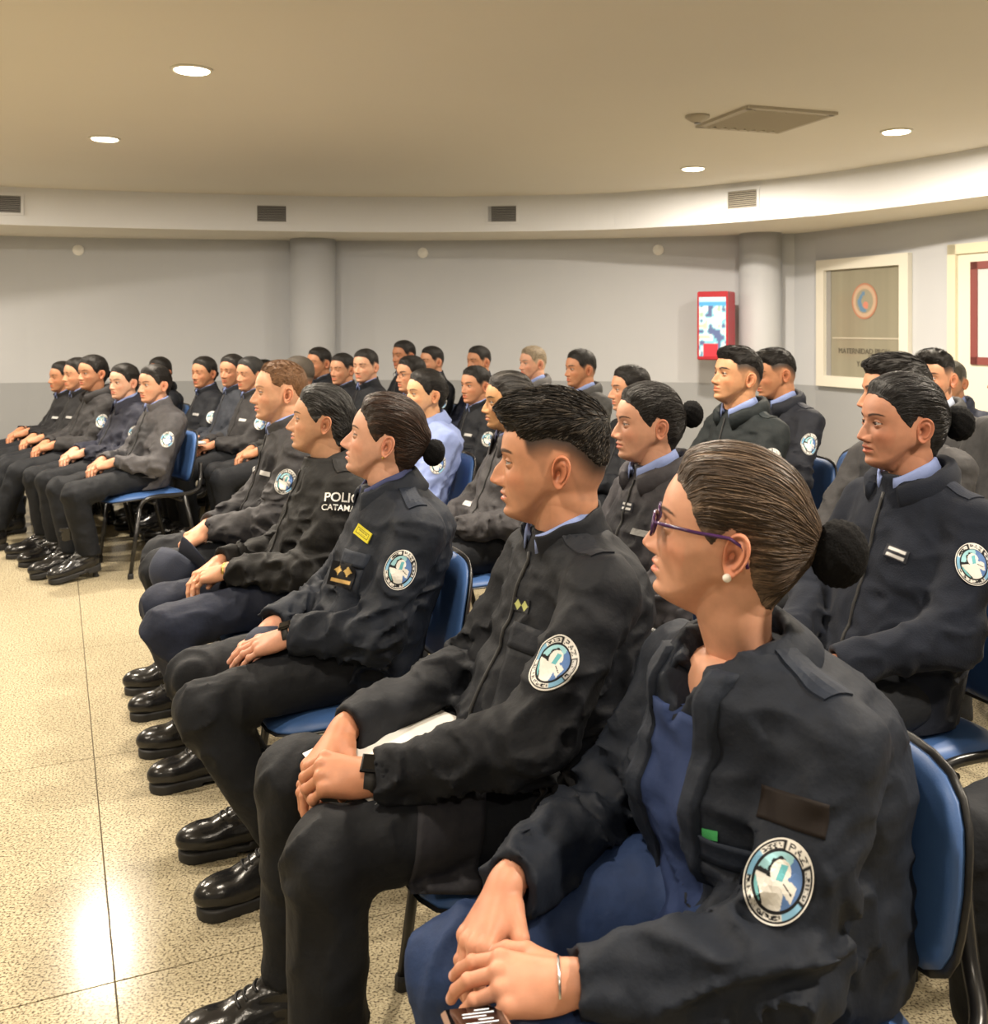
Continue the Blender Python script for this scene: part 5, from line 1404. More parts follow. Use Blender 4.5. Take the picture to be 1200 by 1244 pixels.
person('W4', 'woman with slicked black hair, bracelet and white sleeve lettering on a black jacket', (388, 503), 3.30, 20, 10, res=3, sc=0.965, fem=True, style='bun', pitch=0.10, skin=(0.56, 0.31, 0.19),
       torso=(0.010, 0.010, 0.0105), collar='flat', inner=None, bun=(-0.110, -0.060, 0.030), pants=PANTS_BLUE, patch=False, width=1.08, depth=1.12, face=dict(nose=1.1, streak=(0.07, 0.07, 0.07), fat=1.05),
       legs=dict(anL=(0.25, 0.12, 0.10), anR=(0.28, -0.12, 0.10)), arms=dict(wrL=(0.225, 0.09, 0.635), wrR=(0.245, -0.05, 0.63)), shoes='shoe')
person('M5', 'man with short light brown hair in a dark jacket with grey sleeves, holding a cap', (340, 468), 3.85, 20, 22, res=3, legs=dict(knL=(0.37, 0.12, 0.52), knR=(0.37, -0.12, 0.52), anL=(0.26, 0.12, 0.10), anR=(0.28, -0.12, 0.10)), sc=1.0, style='thin', hairc=(0.13, 0.065, 0.030), skin=(0.62, 0.34, 0.215), pitch=0.02,
       torso=(0.014, 0.014, 0.017), sleeve=(0.045, 0.044, 0.048), collar='stand', face=dict(nose=1.05, vol=1.0, browa=0.7, streak=(0.17, 0.09, 0.045)), shoes='shoe', tagc=(0.5, 0.5, 0.5), width=1.04,
       arms=dict(wrL=(0.20, 0.13, 0.66), wrR=(0.19, -0.05, 0.64), hdL=(0.85, -0.1, -0.5)), poses=('grip', 'rest'))
# --- second row
person('R1', 'woman in navy knit sweater at the right, black hair in a round bun', (1096, 507), 2.45, 22, 6, res=3, sc=1.0, fem=True, style='bun', skin=(0.42, 0.20, 0.125), hairc=(0.006, 0.0055, 0.006),
       torso=(0.012, 0.015, 0.024), kind='knit', collar='hood', bun=(-0.150, 0.004, 0.042), width=1.08, depth=1.12, patch=False, face=dict(nosew=1.15, fat=1.04), pitch=0.03,
       arms=dict(wrL=(0.24, 0.12, 0.64), wrR=(0.26, -0.05, 0.635)))
person('C14', 'woman in grey jacket with loose dark bun, behind the man with faded hair', (787, 507), 2.90, 22, 10, res=3, sc=0.97, fem=True, style='bun', skin=(0.55, 0.29, 0.19), torso=(0.014, 0.014, 0.018), sleeve=(0.040, 0.038, 0.044),
       collar='hood', bun=(-0.140, 0.030, 0.040), face=dict(fat=1.04, nosew=1.1), inner=LBLUE, tagc=(0.20, 0.20, 0.20), pitch=0.02)
person('C10', 'woman in grey jacket with checked collar, hair pulled back tight, middle of the second row', (618, 480), 3.97, 22, 14, res=2, sc=0.98, fem=True, style='bun', skin=(0.50, 0.27, 0.13), torso=(0.048, 0.046, 0.050), collar='fold',
       inner=(0.10, 0.11, 0.20), bun=(-0.118, 0.0, 0.028), tagc=(0.45, 0.45, 0.45), face=dict(streak=(0.06, 0.055, 0.05), fat=1.05, browa=1.2))
person('C7', 'woman in light blue shirt with dark hair tied back', (516, 471), 4.80, 22, 30, res=2, sc=0.98, fem=True, style='bun', skin=(0.60, 0.34, 0.19), torso=LBLUE, kind='shirt', collar='fold', bun=(-0.112, 0.0, 0.026), pitch=0.05)
# --- right side, third row and beyond
person('C15', 'man in dark green-black fleece jacket, chin raised, in front of the red box', (893, 450), 4.05, 22, 18, res=2, sc=1.0, style='fade', skin=(0.52, 0.27, 0.145), torso=(0.012, 0.016, 0.018), collar='hood', pitch=0.16, tagc=(0.45, 0.45, 0.45),
       face=dict(jaw=1.06, browa=1.2, vol=0.45), patch_h=0.10)
person('C16', 'man in dark navy jacket looking down, beside the right column', (943, 445), 4.70, 22, 12, res=2, sc=1.0, style='fade', skin=(0.45, 0.215, 0.115), torso=(0.013, 0.015, 0.022), collar='hood', pitch=-0.12, face=dict(eye_open=0.25, vol=0.35), patch_h=0.10)
person('R2', 'man in grey and black jacket half hidden behind the woman in the navy sweater', (1090, 470), 3.15, 22, -4, res=2, sc=1.04, style='fade', skin=(0.46, 0.22, 0.125), torso=(0.016, 0.017, 0.020), sleeve=(0.040, 0.039, 0.041), collar='hood', face=dict(nose=1.1, browa=1.3, vol=0.45))
person('R3', 'man with faded hair and blue collar far right, mostly hidden behind another man', (1132, 451), 4.2, 26, 42, res=2, sc=1.0, style='fade', face=dict(vol=0.5), skin=(0.46, 0.23, 0.135), torso=(0.040, 0.040, 0.042), sleeve=(0.045, 0.045, 0.046), collar='hood', inner=(0.45, 0.5, 0.62))
person('R4', 'man with grey-brown hair beside the door, only the side of his head showing', (1153, 456), 5.6, 26, 40, res=1, style='short', hairc=(0.05, 0.045, 0.035), torso=(0.03, 0.035, 0.055), collar='hood')
person('R5', 'person in grey jacket cut off by the right edge behind the woman in the sweater', (1238, 450), 3.5, 22, 5, res=1, style='short', torso=(0.040, 0.040, 0.042))
person('R0', 'person in dark trousers cut off by the lower right edge', (1480, 545), 1.85, 22, 0, res=2, style='short', torso=NAVY, patch=False)
# --- middle, back rows
person('C9', 'man in black jacket with neat black hair, behind the woman in the blue shirt', (577, 460), 6.2, 22, 42, res=2, style='short', skin=SK[4], tagc=(0.4, 0.4, 0.4))
person('C5', 'man with thin glasses between the back row and the woman in the blue shirt', (499, 447), 6.4, 22, 38, res=2, style='short', skin=SK[1], torso=(0.016, 0.014, 0.020))
person('C13', 'man with cropped hair half hidden behind the woman with the loose bun', (766, 465), 5.0, 22, 12, res=2, style='short', skin=SK[1], face=dict(nose=1.2, hump=0.6))
person('C12', 'man in grey jacket with blue collar, back row, left of the red box', (705, 440), 6.2, 24, 26, res=2, style='short', skin=SK[0], torso=(0.045, 0.045, 0.045), sleeve=(0.050, 0.050, 0.050), collar='hood')
person('C11', 'older man with short grey hair in the back row', (647, 433), 7.1, 26, 30, res=2, style='short', hairc=(0.20, 0.16, 0.11), skin=(0.56, 0.30, 0.20), torso=(0.020, 0.022, 0.030), sleeve=(0.10, 0.098, 0.10), collar='hood')
person('C8', 'man in the back row with hair cut straight, left of the grey-haired man', (581, 431), 7.7, 26, 42, res=1, style='short', skin=SK[0], torso=(0.012, 0.015, 0.030))
person('C6', 'man in the back row looking left, third head to the left of the grey-haired man', (524, 431), 7.9, 26, 40, res=1, style='short', skin=SK[1])
person('C4', 'tallest man at the back, standing out above the man with thin glasses', (490, 424), 7.9, 28, 45, res=1, style='short', skin=SK[2])
person('C3', 'man facing forward with light blue collar, third from the left column', (443, 437), 6.9, 28, 62, res=1, style='short', skin=SK[3], face=dict(fat=1.05))
person('C2', 'man with square face and light blue collar, second from the left column', (415, 441), 7.3, 28, 55, res=1, style='short', skin=SK[1])
person('C1', 'man with reddish face at the foot of the left column', (387, 433), 7.6, 28, 48, res=1, style='short', skin=SK[0], inner=(0.10, 0.13, 0.20))
person('C0', 'person hidden behind the light-haired man, only hair showing beside the left column', (362, 448), 6.3, 24, -5, res=1, style='short', hairc=(0.06, 0.05, 0.04), torso=(0.03, 0.03, 0.03))
# --- left block
person('L5', 'woman in grey jacket with white sleeve emblem and high-heeled boots, nearest of the left block', (187, 459), 5.85, 40, 55, res=2, sc=0.95, fem=True, style='bun', skin=(0.52, 0.28, 0.18), torso=(0.030, 0.030, 0.034), sleeve=(0.070, 0.068, 0.074), shoes='heel', collar='stand',
       bun=(-0.12, -0.01, 0.030), legs=dict(anL=(0.33, 0.08, 0.10), anR=(0.38, -0.06, 0.10)))
person('L4', 'woman in navy padded jacket beside the woman with high-heeled boots', (150, 456), 6.3, 40, 60, res=2, sc=0.95, fem=True, style='bun', skin=(0.60, 0.35, 0.24), torso=(0.020, 0.022, 0.036), collar='fold', bun=(-0.12, -0.01, 0.026))
person('L3', 'woman with parted black hair and dark grey jacket, third in the left block', (112, 445), 6.7, 40, 58, res=2, sc=0.98, fem=True, style='bun', skin=SK[4], torso=(0.028, 0.027, 0.029), collar='hood', inner=None, bun=(-0.12, -0.01, 0.026), legs=dict(anL=(0.55, 0.10, 0.10), anR=(0.62, -0.08, 0.10)))
person('L2', 'woman in black jacket with only part of her face showing in the left block', (94, 447), 7.1, 40, 50, res=1, sc=0.98, fem=True, style='bun', skin=SK[1], torso=(0.012, 0.012, 0.014), bun=(-0.12, -0.01, 0.026), tagc=(0.4, 0.4, 0.4))
person('L1', 'leftmost person in black jacket, leaning back at the end of the left block', (76, 450), 7.5, 40, 50, res=1, sc=0.98, style='short', skin=SK[0], torso=(0.010, 0.010, 0.012), tagc=(0.4, 0.4, 0.4), legs=dict(anL=(0.60, 0.10, 0.10), anR=(0.64, -0.08, 0.10)))
person('L6', 'woman in black behind the left block, face half hidden', (193, 444), 7.9, 34, 70, res=1, sc=0.98, fem=True, style='bun', skin=SK[2], inner=None, collar='hood', bun=(-0.12, -0.01, 0.026))
person('L7', 'woman in black jacket with blue collar, left one of the three women taking notes', (247, 445), 7.3, 34, 62, res=1, sc=0.98, fem=True, style='bun', skin=SK[0], tagc=(0.4, 0.4, 0.4), bun=(-0.12, -0.01, 0.026))
person('L8', 'woman in slate jacket over a blue collar, middle one of the three women taking notes', (281, 443), 7.0, 34, 66, res=1, sc=0.98, fem=True, style='bun', skin=SK[4], torso=(0.026, 0.030, 0.040), bun=(-0.12, -0.01, 0.026))
person('L9', 'woman with grey-black hair in charcoal jacket, right one of the three women taking notes', (303, 447), 6.7, 34, 55, res=1, sc=0.98, fem=True, style='bun', skin=SK[1], hairc=(0.02, 0.02, 0.02), torso=(0.030, 0.029, 0.031), tagc=(0.5, 0.5, 0.5), bun=(-0.12, -0.01, 0.026))
person('L10', 'person behind the note-taking women, only dark hair showing', (320, 447), 8.2, 34, 40, res=1, sc=1.0, fem=True, style='bun', bun=(-0.12, -0.01, 0.026))
WHO = {'M2': 'the man with faded hair', 'W1': 'the woman with purple glasses', 'W3': 'the woman with gold insignia', 'W4': 'the woman with sleeve lettering', 'M5': 'the light-haired man with the cap',
       'R1': 'the woman in the navy sweater', 'C14': 'the woman with the loose bun', 'C10': 'the woman with the checked collar', 'C7': 'the woman in the blue shirt', 'C15': 'the man with raised chin',
       'C16': 'the man looking down', 'R2': 'the man behind the sweater', 'R3': 'the man with faded hair at far right', 'R4': 'the man beside the door', 'R5': 'the person cut by the right edge', 'R0': 'the person cut by the lower right edge',
       'C9': 'the man behind the blue shirt', 'C5': 'the man with thin glasses', 'C13': 'the man half hidden behind the loose bun', 'C12': 'the man in grey in the back row', 'C11': 'the grey-haired man', 'C8': 'the back-row man left of the grey-haired man',
       'C6': 'the third man left of the grey-haired man', 'C4': 'the tallest man at the back', 'C3': 'the third man from the left column', 'C2': 'the second man from the left column', 'C1': 'the man at the left column', 'C0': 'the hidden person by the left column',
       'L5': 'the woman with high-heeled boots', 'L4': 'the woman in the navy padded jacket', 'L3': 'the woman with parted black hair', 'L2': 'the half-hidden woman in the left block', 'L1': 'the leftmost person', 'L6': 'the woman in black behind the left block',
       'L7': 'the left note-taking woman', 'L8': 'the middle note-taking woman', 'L9': 'the right note-taking woman', 'L10': 'the hidden person behind the note-takers'}
for k in PEOPLE: seat_for(k, 'blue padded chair with black tube frame, under ' + WHO[k])
e_ = chair((1010 - 600) / F_PX * 4.9, 4.9, math.pi + math.radians(22), 'empty blue padded chair between the man looking down and the woman in the sweater')
# ------------------------------------------------------------------ details on the nearest people, and the things they hold
def loc_w(P, p):
    r = P['root']; c, s = math.cos(P['rz']), math.sin(P['rz'])
    return Vector((r.location.x + p[0]*c - p[1]*s, r.location.y + p[0]*s + p[1]*c, p[2]))
def w_loc(P, w):
    r = P['root']; c, s = math.cos(P['rz']), math.sin(P['rz']); dx, dy = w[0] - r.location.x, w[1] - r.location.y
    return Vector((dx*c + dy*s, -dx*s + dy*c, w[2]))
def at_px(px, py, d): return Vector(((px - 600) / F_PX * d, d, CAM_H - (py - HORIZON) / F_PX * d))
def cloth_hit(P, px, py, bvh=None):
    """point and normal on the garment (person-local) seen along a sight line"""
    bvh = bvh or P['bvh']; o = w_loc(P, Vector((0, 0, CAM_H))); q = w_loc(P, at_px(px, py, 1.0)); d = (q - o).normalized()
    h = bvh.ray_cast(o, d, 30); return (h[0], h[1]) if h[0] is not None else (None, None)
def badge(P, px, py, w, h, colf, name='name_tag', up=(0, 0, 1), label=None, nu=10, nv=4, off=0.003, mat=None, parent=None, bvh=None, shape='rect', nmix=0.5, roll=0.0):
    c, n = cloth_hit(P, px, py, bvh)
    if c is None: return None
    f = (w_loc(P, Vector((0, 0, CAM_H))) - c).normalized()
    n = (n * (1 - nmix) + f * nmix).normalized()
    u = Vector(up); u = (u - n * u.dot(n)).normalized(); u = Matrix.Rotation(roll, 3, n) @ u
    dm = decal(bvh or P['bvh'], c, n, u, w, h, colf, nu, nv, off=off, shape=shape)
    if dm is None: return None
    o = link(name, dm, parent or P['jacket'], mat or M['patch'], name in ('cargo_pocket', 'belt_pouch', 'hook_tape'))
    if label: o['label'] = label
    return o
def stripes(base, line, n=2):
    def f(x, y):
        C = np.tile(np.array(base, np.float32), (len(x), 1))
        for k in range(n):
            yy = -0.45 + 0.9 * (k + 0.0) / max(1, n - 1) if n > 1 else 0
            C[(np.abs(y - yy) < 0.22) & (np.abs(x) < 0.8)] = line
        return C
    return f
def strap(P, s, w=0.020, r=0.0275, col='rubber', name='watch', face=0.036, label=None, t=0.010, facemat=None):
    A = P['A']; R = frame(np.array(A['hd' + s]), np.array(A['hn' + s])); ax = np.array(A['wr' + s]) - np.array(A['el' + s]); ax = ax / np.linalg.norm(ax)
    c = np.array(A['wr' + s]) + ax * 0.006 + R[:, 0] * t
    V = []; Q = []; n = 28; prof = [(0, -w/2), (0.0025, -w/2), (0.0025, w/2), (0, w/2)]
    for i in range(n):
        a = 2 * math.pi * i / n
        for (o, x) in prof: V.append(R @ np.array([x, (r + o) * math.cos(a) * 1.02, (r * 0.94 + o) * math.sin(a)]) + c)
    for i in range(n):
        j = (i + 1) % n
        for k in range(4): Q.append((i*4+k, i*4+(k+1) % 4, j*4+(k+1) % 4, j*4+k))
    mb = MB().add(V, Q); o = mb.obj(name, M[col], P['root'], True)
    if label: o['label'] = label
    if face:
        fb = MB().box((0, 0, 0), (face, face * 0.92, 0.009), bev=0.003)
        v = [Vector(R @ (np.array(p) + np.array([0, 0, r * 0.94 + 0.0045])) + c) for p in fb.v]
        MB().add(v, fb.f).obj('case', facemat or M['glass_black'], o)
    return o
M['glass_black'] = plain('glass_black', (0.004, 0.004, 0.005), 0.06)
M['gold'] = plain('gold', (0.60, 0.40, 0.12), 0.28, metal=1.0)
M['silver'] = plain('silver', (0.60, 0.60, 0.60), 0.25, metal=1.0)
M['pearl'] = plain('pearl', (0.80, 0.76, 0.70), 0.15)
M['purple'] = plain('purple_frame', (0.055, 0.018, 0.085), 0.2)
M['paper'] = plain('paper', (0.80, 0.79, 0.76), 0.7)
M['capcloth'] = plain('cap_cloth', (0.012, 0.018, 0.040), 0.8, noise=0.15, nscale=30, bump=0.4, bscale=250)
def shade(c, k): return tuple(x * k for x in c)

def epaulette(P, col=None):
    A = P['A']; c = np.array(A['shL']); c = (c[0], c[1] * 0.70, c[2] + 0.075)
    dm = decal(P['bvh'], c, (0.05, 0.35, 1), (0, -1, 0.4), 0.048, 0.115, flatcol(col or shade(P['sd'], 1.5)), 4, 10, off=0.004)
    if dm:
        o = link('epaulette', dm, P['jacket'], P['cm'], False)
for k in ('W1', 'W3', 'M2', 'R1', 'C15', 'C16', 'W4'): epaulette(PEOPLE[k])
def pocket_flap(P, y, z, w=0.12, h=0.045):
    dm = decal(P['bvh'], (P['nx'] + 0.12, y, z), (1, 0.35 if y > 0 else -0.35, 0.15), (0, 0, 1), w, h, flatcol(shade(P['sd'], 1.6)), 10, 4, off=0.006)
    if dm: link('pocket_flap', dm, P['jacket'], P['cm'], True)
    dm = decal(P['bvh'], (P['nx'] + 0.12, y, z - 0.085), (1, 0.35 if y > 0 else -0.35, 0.1), (0, 0, 1), w * 0.96, 0.13, flatcol(shade(P['sd'], 1.15)), 10, 8, off=0.0035)
    if dm: link('pocket', dm, P['jacket'], P['cm'], True)

# -- the nearest woman: glasses, pearl, open jacket, sleeve band
P = PEOPLE['W1']; H = P['headfn']; r0 = P['root']
def glasses(P, mat, r=0.0022, label=None, lens=True):
    H = P['headfn']; g = MB()
    def loop(s): return [(0.1015 - 0.10 * max(0, abs(math.cos(a) * 0.024)) , s * (0.0335 + 0.0255 * math.cos(a)), 0.001 + 0.0165 * math.sin(a) * (1 - 0.12 * math.cos(a))) for a in [2*math.pi*k/28 for k in range(28)]]
    for s in (1, -1): g.tube([tuple(p) for p in H(loop(s))], r, 8, closed=True)
    g.tube([tuple(p) for p in H([(0.0985, 0.009, 0.006), (0.103, 0, 0.009), (0.0985, -0.009, 0.006)])], r, 8)
    fr = g.obj('glasses', mat, P['root'], True)
    if label: fr['label'] = label
    for s in (1, -1):
        t = MB().tube([tuple(p) for p in H([(0.097, s*0.0595, 0.008), (0.085, s*0.0725, 0.010), (0.04, s*0.0795, 0.010), (-0.005, s*0.0815, 0.012), (-0.024, s*0.083, 0.004), (-0.034, s*0.083, -0.022)])], r * 1.05, 8)
        t.obj('temple_arm', mat, fr, True)
    if lens:
        for s in (1, -1):
            L_ = H([(0.1005, s*0.0335, 0.001)] + [(p[0] - 0.0005, p[1] * 1.0, p[2]) for p in loop(s)])
            me = mesh_np('lens', L_, [(0, 1 + k, 1 + (k + 1) % 28) for k in range(28)]); link('lens', me, fr, M['lens'], False)
lm, N_, L_, B_ = new_mat('lens'); B_.inputs['Transmission Weight'].default_value = 1.0; B_.inputs['Roughness'].default_value = 0.02; B_.inputs['IOR'].default_value = 1.02; B_.inputs['Specular IOR Level'].default_value = 0.9; M['lens'] = lm
glasses(P, M['purple'], 0.0026, 'purple rimmed glasses')
glasses(PEOPLE['C5'], M['tube_black'], 0.0012, 'thin dark glasses', lens=False)
def sphere_at(c, r, name, mat, parent, n=14):
    prof = [(r * math.sin(math.pi * k / n) + 1e-5, -r * math.cos(math.pi * k / n)) for k in range(n + 1)]
    return MB().lathe(prof, 18, tuple(c)).obj(name, mat, parent, True)
e1 = H([(-0.010, 0.0835, -0.040)])[0]; sphere_at(e1, 0.0062, 'earring', M['pearl'], r0)['label'] = 'pearl earring'
H3 = PEOPLE['W3']['headfn']; e3 = H3([(-0.010, 0.083, -0.040)])[0]; sphere_at(e3, 0.0038, 'earring', M['gold'], PEOPLE['W3']['root'])
# blue shirt showing in the open front, with the jacket edges turned back on both sides
sb = PEOPLE['W1']
dm = decal(sb['bvh'], (sb['nx'] + 0.12, 0.0, sb['zN'] - 0.30), (1, 0.0, 0.05), (0, 0, 1), 0.115, 0.44, flatcol((0.022, 0.038, 0.105)), 14, 40, off=0.007)
if dm: link('inner_shirt', dm, sb['root'], M['shirt'])
for y in (0.068, -0.068):
    dm = decal(sb['bvh'], (sb['nx'] + 0.12, y, sb['zN'] - 0.26), (1, 0.0, 0.05), (0, 0, 1), 0.030, 0.50, flatcol(shade(sb['sd'], 1.3)), 5, 44, off=0.013, thick=0.008)
    if dm: link('front_edge', dm, sb['jacket'], M['cloth'])
badge(sb, 958, 976, 0.100, 0.040, flatcol((0.012, 0.0085, 0.0075)), 'hook_tape', label='blackish brown fastening tape', nu=16, nv=8, off=0.002)
badge(sb, 862, 1006, 0.022, 0.012, flatcol((0.05, 0.30, 0.10)), 'pocket_tag', label='small green tag', nmix=0.8)
pocket_flap(sb, 0.115, sb['zN'] - 0.235, 0.085, 0.03)
strap(sb, 'L', 0.003, 0.0255, 'silver', 'bracelet', face=0, t=0.016)
# -- man with faded hair
P = PEOPLE['M2']
pocket_flap(P, 0.085, P['zN'] - 0.175)
badge(P, 634, 727, 0.050, 0.024, lambda x, y: np.where((np.minimum(np.abs(x - 0.45) + np.abs(y) * 0.5, np.abs(x + 0.45) + np.abs(y) * 0.5) < 0.42)[:, None], np.array((0.42, 0.44, 0.16), np.float32), np.array((0.012, 0.013, 0.018), np.float32)), 'rank_badge', label='small rank badge with two pale diamonds', nu=30, nv=14)
strap(P, 'L', 0.022, 0.0285, 'rubber', 'watch', 0.038, 'black square watch', t=0.006)
V, Q = P['pbvh']; pb = BVHTree.FromPolygons([tuple(v) for v in V.tolist()], Q.tolist())
badge(P, 548, 1010, 0.17, 0.12, flatcol((0.024, 0.024, 0.030)), 'cargo_pocket', nu=16, nv=12, off=0.004, mat=M['cloth'], parent=P['pants'], bvh=pb, up=(1, 0, 0.2), nmix=0.4)
badge(P, 672, 962, 0.075, 0.070, flatcol((0.010, 0.010, 0.012)), 'belt_pouch', nu=10, nv=10, off=0.012, mat=M['cloth'], label='black belt pouch with a silver stud')
c, n = cloth_hit(P, 660, 950)
if c is not None: sphere_at(c + n * 0.014, 0.005, 'pouch_stud', M['silver'], P['jacket'])
# -- woman with insignia
P = PEOPLE['W3']
def yellow_tape(x, y):
    C = np.tile(np.array((0.62, 0.55, 0.04), np.float32), (len(x), 1)); C[(np.abs(x) < 0.82) & (np.abs(y) < 0.62)] = (0.10, 0.09, 0.01); C[(np.abs(x) < 0.76) & (np.abs(y) < 0.50)] = (0.62, 0.55, 0.04)
    C[(np.abs(y - 0.18) < 0.12) & (np.abs(x) < 0.6) & (np.sin(x * 40) > -0.3)] = (0.08, 0.07, 0.01); C[(np.abs(y + 0.22) < 0.08) & (np.abs(x) < 0.45) & (np.sin(x * 55) > -0.3)] = (0.08, 0.07, 0.01); return C
badge(P, 441, 640, 0.066, 0.028, yellow_tape, 'name_tape', label='yellow name tape', nu=40, nv=16, nmix=0.35, roll=-0.40, off=0.004)
def insignia(x, y):
    C = np.tile(np.array((0.006, 0.006, 0.008), np.float32), (len(x), 1))
    for cx in (-0.42, 0.42):
        u, v = (x - cx) / 0.36, (y - 0.30) / 0.5; C[(np.abs(u) ** 0.75 + np.abs(v) ** 0.75 < 1)] = (0.60, 0.42, 0.15)
    C[(np.abs(y + 0.55) < 0.14) & (np.abs(x) < 0.80)] = (0.55, 0.36, 0.13); return C
badge(P, 416, 690, 0.082, 0.062, insignia, 'rank_insignia', label='gold rank insignia on black', nu=36, nv=28, nmix=0.75, roll=-0.2, off=0.009)
pocket_flap(P, 0.09, P['zN'] - 0.16, 0.10, 0.035)
strap(P, 'L', 0.018, 0.0262, 'rubber', 'watch', 0.030, 'black watch', t=0.006)
# -- sleeve lettering
P = PEOPLE['W4']; c, n = cloth_hit(P, 417, 604)
if c is not None:
    f = (w_loc(P, Vector((0, 0, CAM_H))) - c).normalized(); n = (n + f).normalized(); M['letter'] = plain('letter_white', (0.70, 0.70, 0.68), 0.6)
    up = Vector((0, 0, 1)); up = (up - n * up.dot(n)).normalized(); up = Matrix.Rotation(-0.10, 3, n) @ up; rt = up.cross(n)
    for s_, dz, sz in (('POLICIA', 0.018, 0.040), ('CATAMARCA', -0.014, 0.026)):
        link('lettering', text_decal(P['bvh'], c + up * dz + rt * 0.012, n, up, s_, sz, off=0.004), P['jacket'], M['letter'], False)
strap(P, 'L', 0.010, 0.0262, 'gold', 'bracelet', face=0, t=0.008)
# -- sleeve emblems of the nearest people
for k_, px_, py_, h_, nm_, rl_, res_ in (('W1', 945, 1062, 0.100, 0.75, -0.42, (120, 60)), ('M2', 672, 799, 0.100, 0.30, -0.50, (110, 50)), ('W3', 486, 684, 0.098, 0.5, -0.32, (90, 40)), ('R1', 1183, 677, 0.095, 0.5, 0.10, (90, 40))):
    badge(PEOPLE[k_], px_, py_, h_ * 0.80, h_, emblem_col, 'sleeve_emblem', nu=res_[0], nv=res_[1], shape='ellipse', nmix=nm_, roll=rl_)
# -- tags on the second row
badge(PEOPLE['R1'], 1088, 664, 0.062, 0.030, stripes((0.02, 0.022, 0.03), (0.55, 0.55, 0.55)), 'name_tag', label='dark name tag with two white lines', nu=20, nv=12, roll=-0.25)
badge(PEOPLE['C14'], 762, 607, 0.055, 0.026, stripes((0.02, 0.022, 0.03), (0.50, 0.50, 0.50)), 'name_tag', label='dark name tag with two white lines', nu=20, nv=12, roll=-0.1)
badge(PEOPLE['C10'], 570, 604, 0.045, 0.022, flatcol((0.5, 0.5, 0.52)), 'name_tag', roll=-0.2)
badge(PEOPLE['M5'], 308, 562, 0.030, 0.022, stripes((0.02, 0.022, 0.03), (0.60, 0.60, 0.60)), 'badge', roll=0.6)

# -- sheets of paper on the lap of the man with faded hair
P = PEOPLE['M2']
def sheet(name, P, c, rz, w, h, label, group, tilt=0.0, bend=0.012):
    e = mesh = None; V = []; Q = []; n = 10
    for s in (1, -1):
        for i in range(n + 1):
            for j in range(5):
                u, v = i / n - 0.5, j / 4 - 0.5; V.append((u * w, v * h, bend * (4 * u * u) * -1 + 0.0006 * s))
    for b, sd in ((0, 1), ((n + 1) * 5, -1)):
        for i in range(n):
            for j in range(4):
                f = (b + i*5 + j, b + (i+1)*5 + j, b + (i+1)*5 + j + 1, b + i*5 + j + 1); Q.append(f if sd > 0 else f[::-1])
    me = mesh_np(name, V, [tuple(q) for q in Q]); o = link(name, me, None, M['paper']); wv = loc_w(P, c)
    o.location = wv; o.rotation_euler = (0, tilt, P['rz'] + rz); tag(o, label, 'paper', group); return o
sheet('paper_sheet', P, (0.235, 0.0, 0.628), 0.35, 0.297, 0.21, 'white sheet of paper on top, under the hands of the man with faded hair', 'papers on a lap', 0.10)
sheet('paper_sheet', P, (0.245, -0.03, 0.618), 0.10, 0.297, 0.21, 'white sheet of paper underneath, its corner sticking out beyond the man\'s far hand', 'papers on a lap', 0.10)
# -- phone of the nearest woman
P = PEOPLE['W1']; A = P['A']; w = at_px(583, 1243, 1.135)
e = empty('mobile_phone', w, 0); e.rotation_euler = (0.0, 0.35, math.radians(100)); tag(e, 'mobile phone in a rose gold case held by the woman with purple glasses', 'phone')
M['rose'] = plain('rose_gold', (0.62, 0.40, 0.30), 0.3, metal=0.6)
MB().box((0, 0, 0), (0.145, 0.074, 0.0095), bev=0.004).obj('case', M['rose'], e)
MB().box((0, 0, 0.0052), (0.135, 0.064, 0.001)).obj('screen', M['glass_black'], e)
M['glow'] = plain('screen_text', (0.8, 0.8, 0.8), 0.5, emit=((0.9, 0.95, 1), 0.8))
b = MB()
for k in range(9): b.box((0.052 - 0.012 * k, -0.004 + 0.006 * ((k * 7) % 3 - 1), 0.0060), (0.0018, 0.018 + 0.010 * ((k * 5) % 3), 0.0004))
o = b.obj('screen_lines', M['glow'], e)
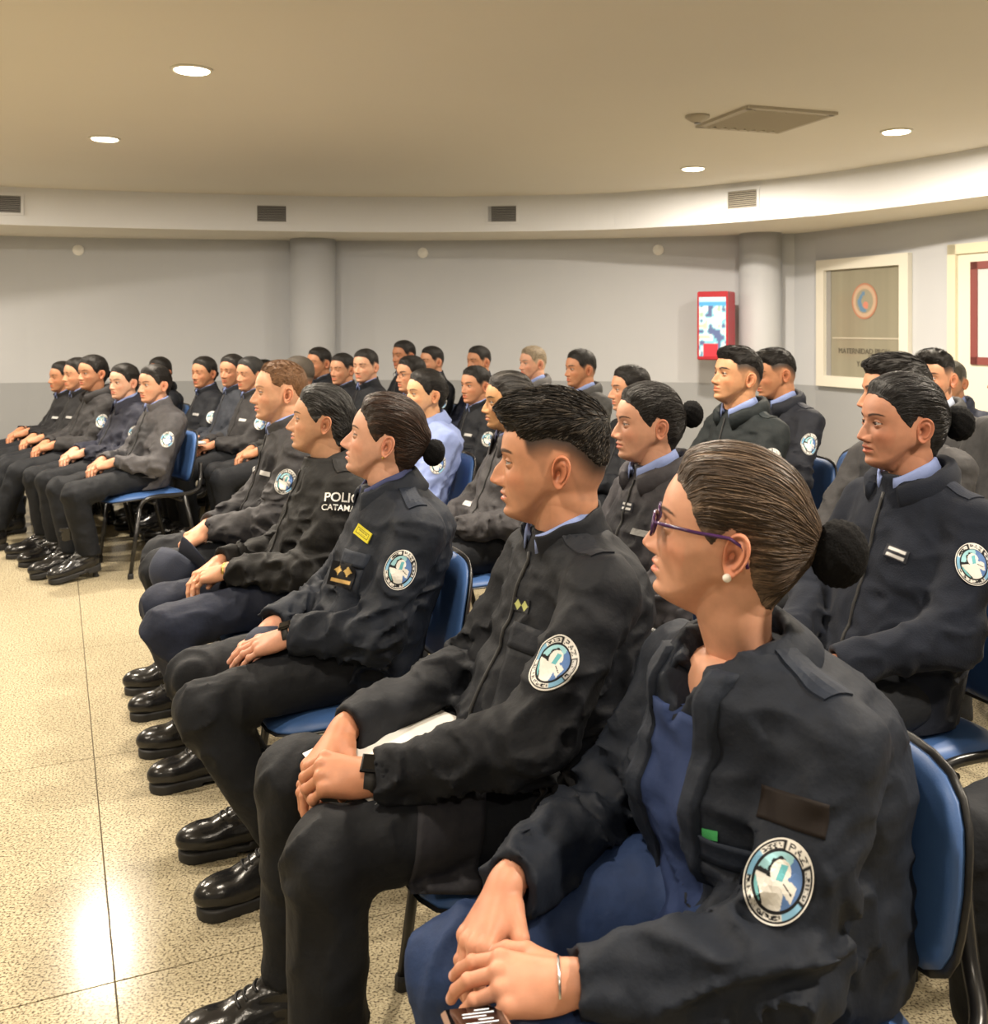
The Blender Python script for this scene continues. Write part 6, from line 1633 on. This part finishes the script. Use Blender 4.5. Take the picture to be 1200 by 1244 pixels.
# -- caps
def cap(name, loc, rot, label, sc=1.0, flat=1.0):
    e = empty(name, loc); e.rotation_euler = rot; e.scale = (sc, sc, sc * flat); tag(e, label, 'cap')
    V = []; Q = []; na, nb = 36, 10
    for i in range(nb + 1):
        t = i / nb * math.pi / 2
        for j in range(na):
            a = 2*math.pi*j/na; r = math.sin(t) ** 0.85; k = 1 + 0.03 * math.sin(a*6) * r + 0.04 * math.sin(a*3 + 1) * (r ** 2)
            V.append((0.098 * r * math.cos(a) * k, 0.082 * r * math.sin(a) * k, 0.105 * math.cos(t) ** 0.8 * (1 + 0.05 * math.sin(a*2 + 2)) if t < 1.57 else 0))
    for i in range(nb):
        for j in range(na): Q.append((i*na+j, (i+1)*na+j, (i+1)*na+(j+1) % na, i*na+(j+1) % na))
    o = link('crown', mesh_np('crown', V, Q), e, M['capcloth']); sm = o.modifiers.new('s', 'SOLIDIFY'); sm.thickness = 0.003
    V = []; Q = []
    for s in (0.003, 0.0):
        for i in range(9):
            for j in range(17):
                a = (j / 16 - 0.5) * 2.3; r0, r1 = 0.094, 0.094 + 0.075 * math.cos(a * 0.68) ** 0.6; r = r0 + (r1 - r0) * i / 8
                V.append((r * math.cos(a) * 1.02, r * math.sin(a) * 0.92, s - 0.9 * (r * math.sin(a)) ** 2 * i / 8 * 1.6))
    for b in (0, 153):
        for i in range(8):
            for j in range(16):
                f = (b+i*17+j, b+(i+1)*17+j, b+(i+1)*17+j+1, b+i*17+j+1); Q.append(f if b == 0 else f[::-1])
    for j in range(16): Q.append((8*17+j, 153+8*17+j, 153+8*17+j+1, 8*17+j+1))
    link('visor', mesh_np('visor', V, Q), e, M['capcloth'])
    sphere_at((0, 0, 0.108), 0.006, 'button', M['capcloth'], e); return e
zc_ = Vector((-0.50, -0.62, -0.60)).normalized(); xc_ = Vector((0.85, -0.1, 0.25)); xc_ = (xc_ - zc_ * xc_.dot(zc_)).normalized(); yc_ = zc_.cross(xc_)
cap('cap', at_px(222, 678, 3.48), Matrix((xc_, yc_, zc_)).transposed().to_euler(), 'navy cap held over the knee by the light-haired man', 1.05)
cap('cap', loc_w(PEOPLE['W3'], (0.20, 0.01, 0.580)), (0.0, 0.15, PEOPLE['W3']['rz'] + 2.9), 'dark folded cap lying in the lap of the woman with gold insignia', 0.95, 0.45)
# -- notebooks and pen of the note-taking women
def book(P, c, label, rz=0.3):
    e = empty('notebook', loc_w(P, c), P['rz'] + rz); tag(e, label, 'notebook', 'open notebooks in the left block')
    MB().box((0, 0, 0), (0.15, 0.21, 0.004)).obj('cover', M['tube_black'], e); MB().box((0, 0, 0.007), (0.145, 0.205, 0.010)).obj('pages', M['paper'], e); return e
book(PEOPLE['L8'], (0.36, 0.03, 0.645), 'open white notebook under the hands of the middle note-taking woman'); book(PEOPLE['L9'], (0.36, 0.03, 0.645), 'open white notebook on the knee of the right note-taking woman')
c = loc_w(PEOPLE['L8'], (0.36, 0.06, 0.69)); MB().tube([(0, 0, 0), (0.04, 0.02, 0.13)], 0.005, 6).obj('pen', M['paper'], None, True)
o = [x for x in COL.objects if x.name == 'pen'][0]; o.location = c; tag(o, 'white pen held upright by the middle note-taking woman', 'pen')
# keep head rotations of unused parts out of the file
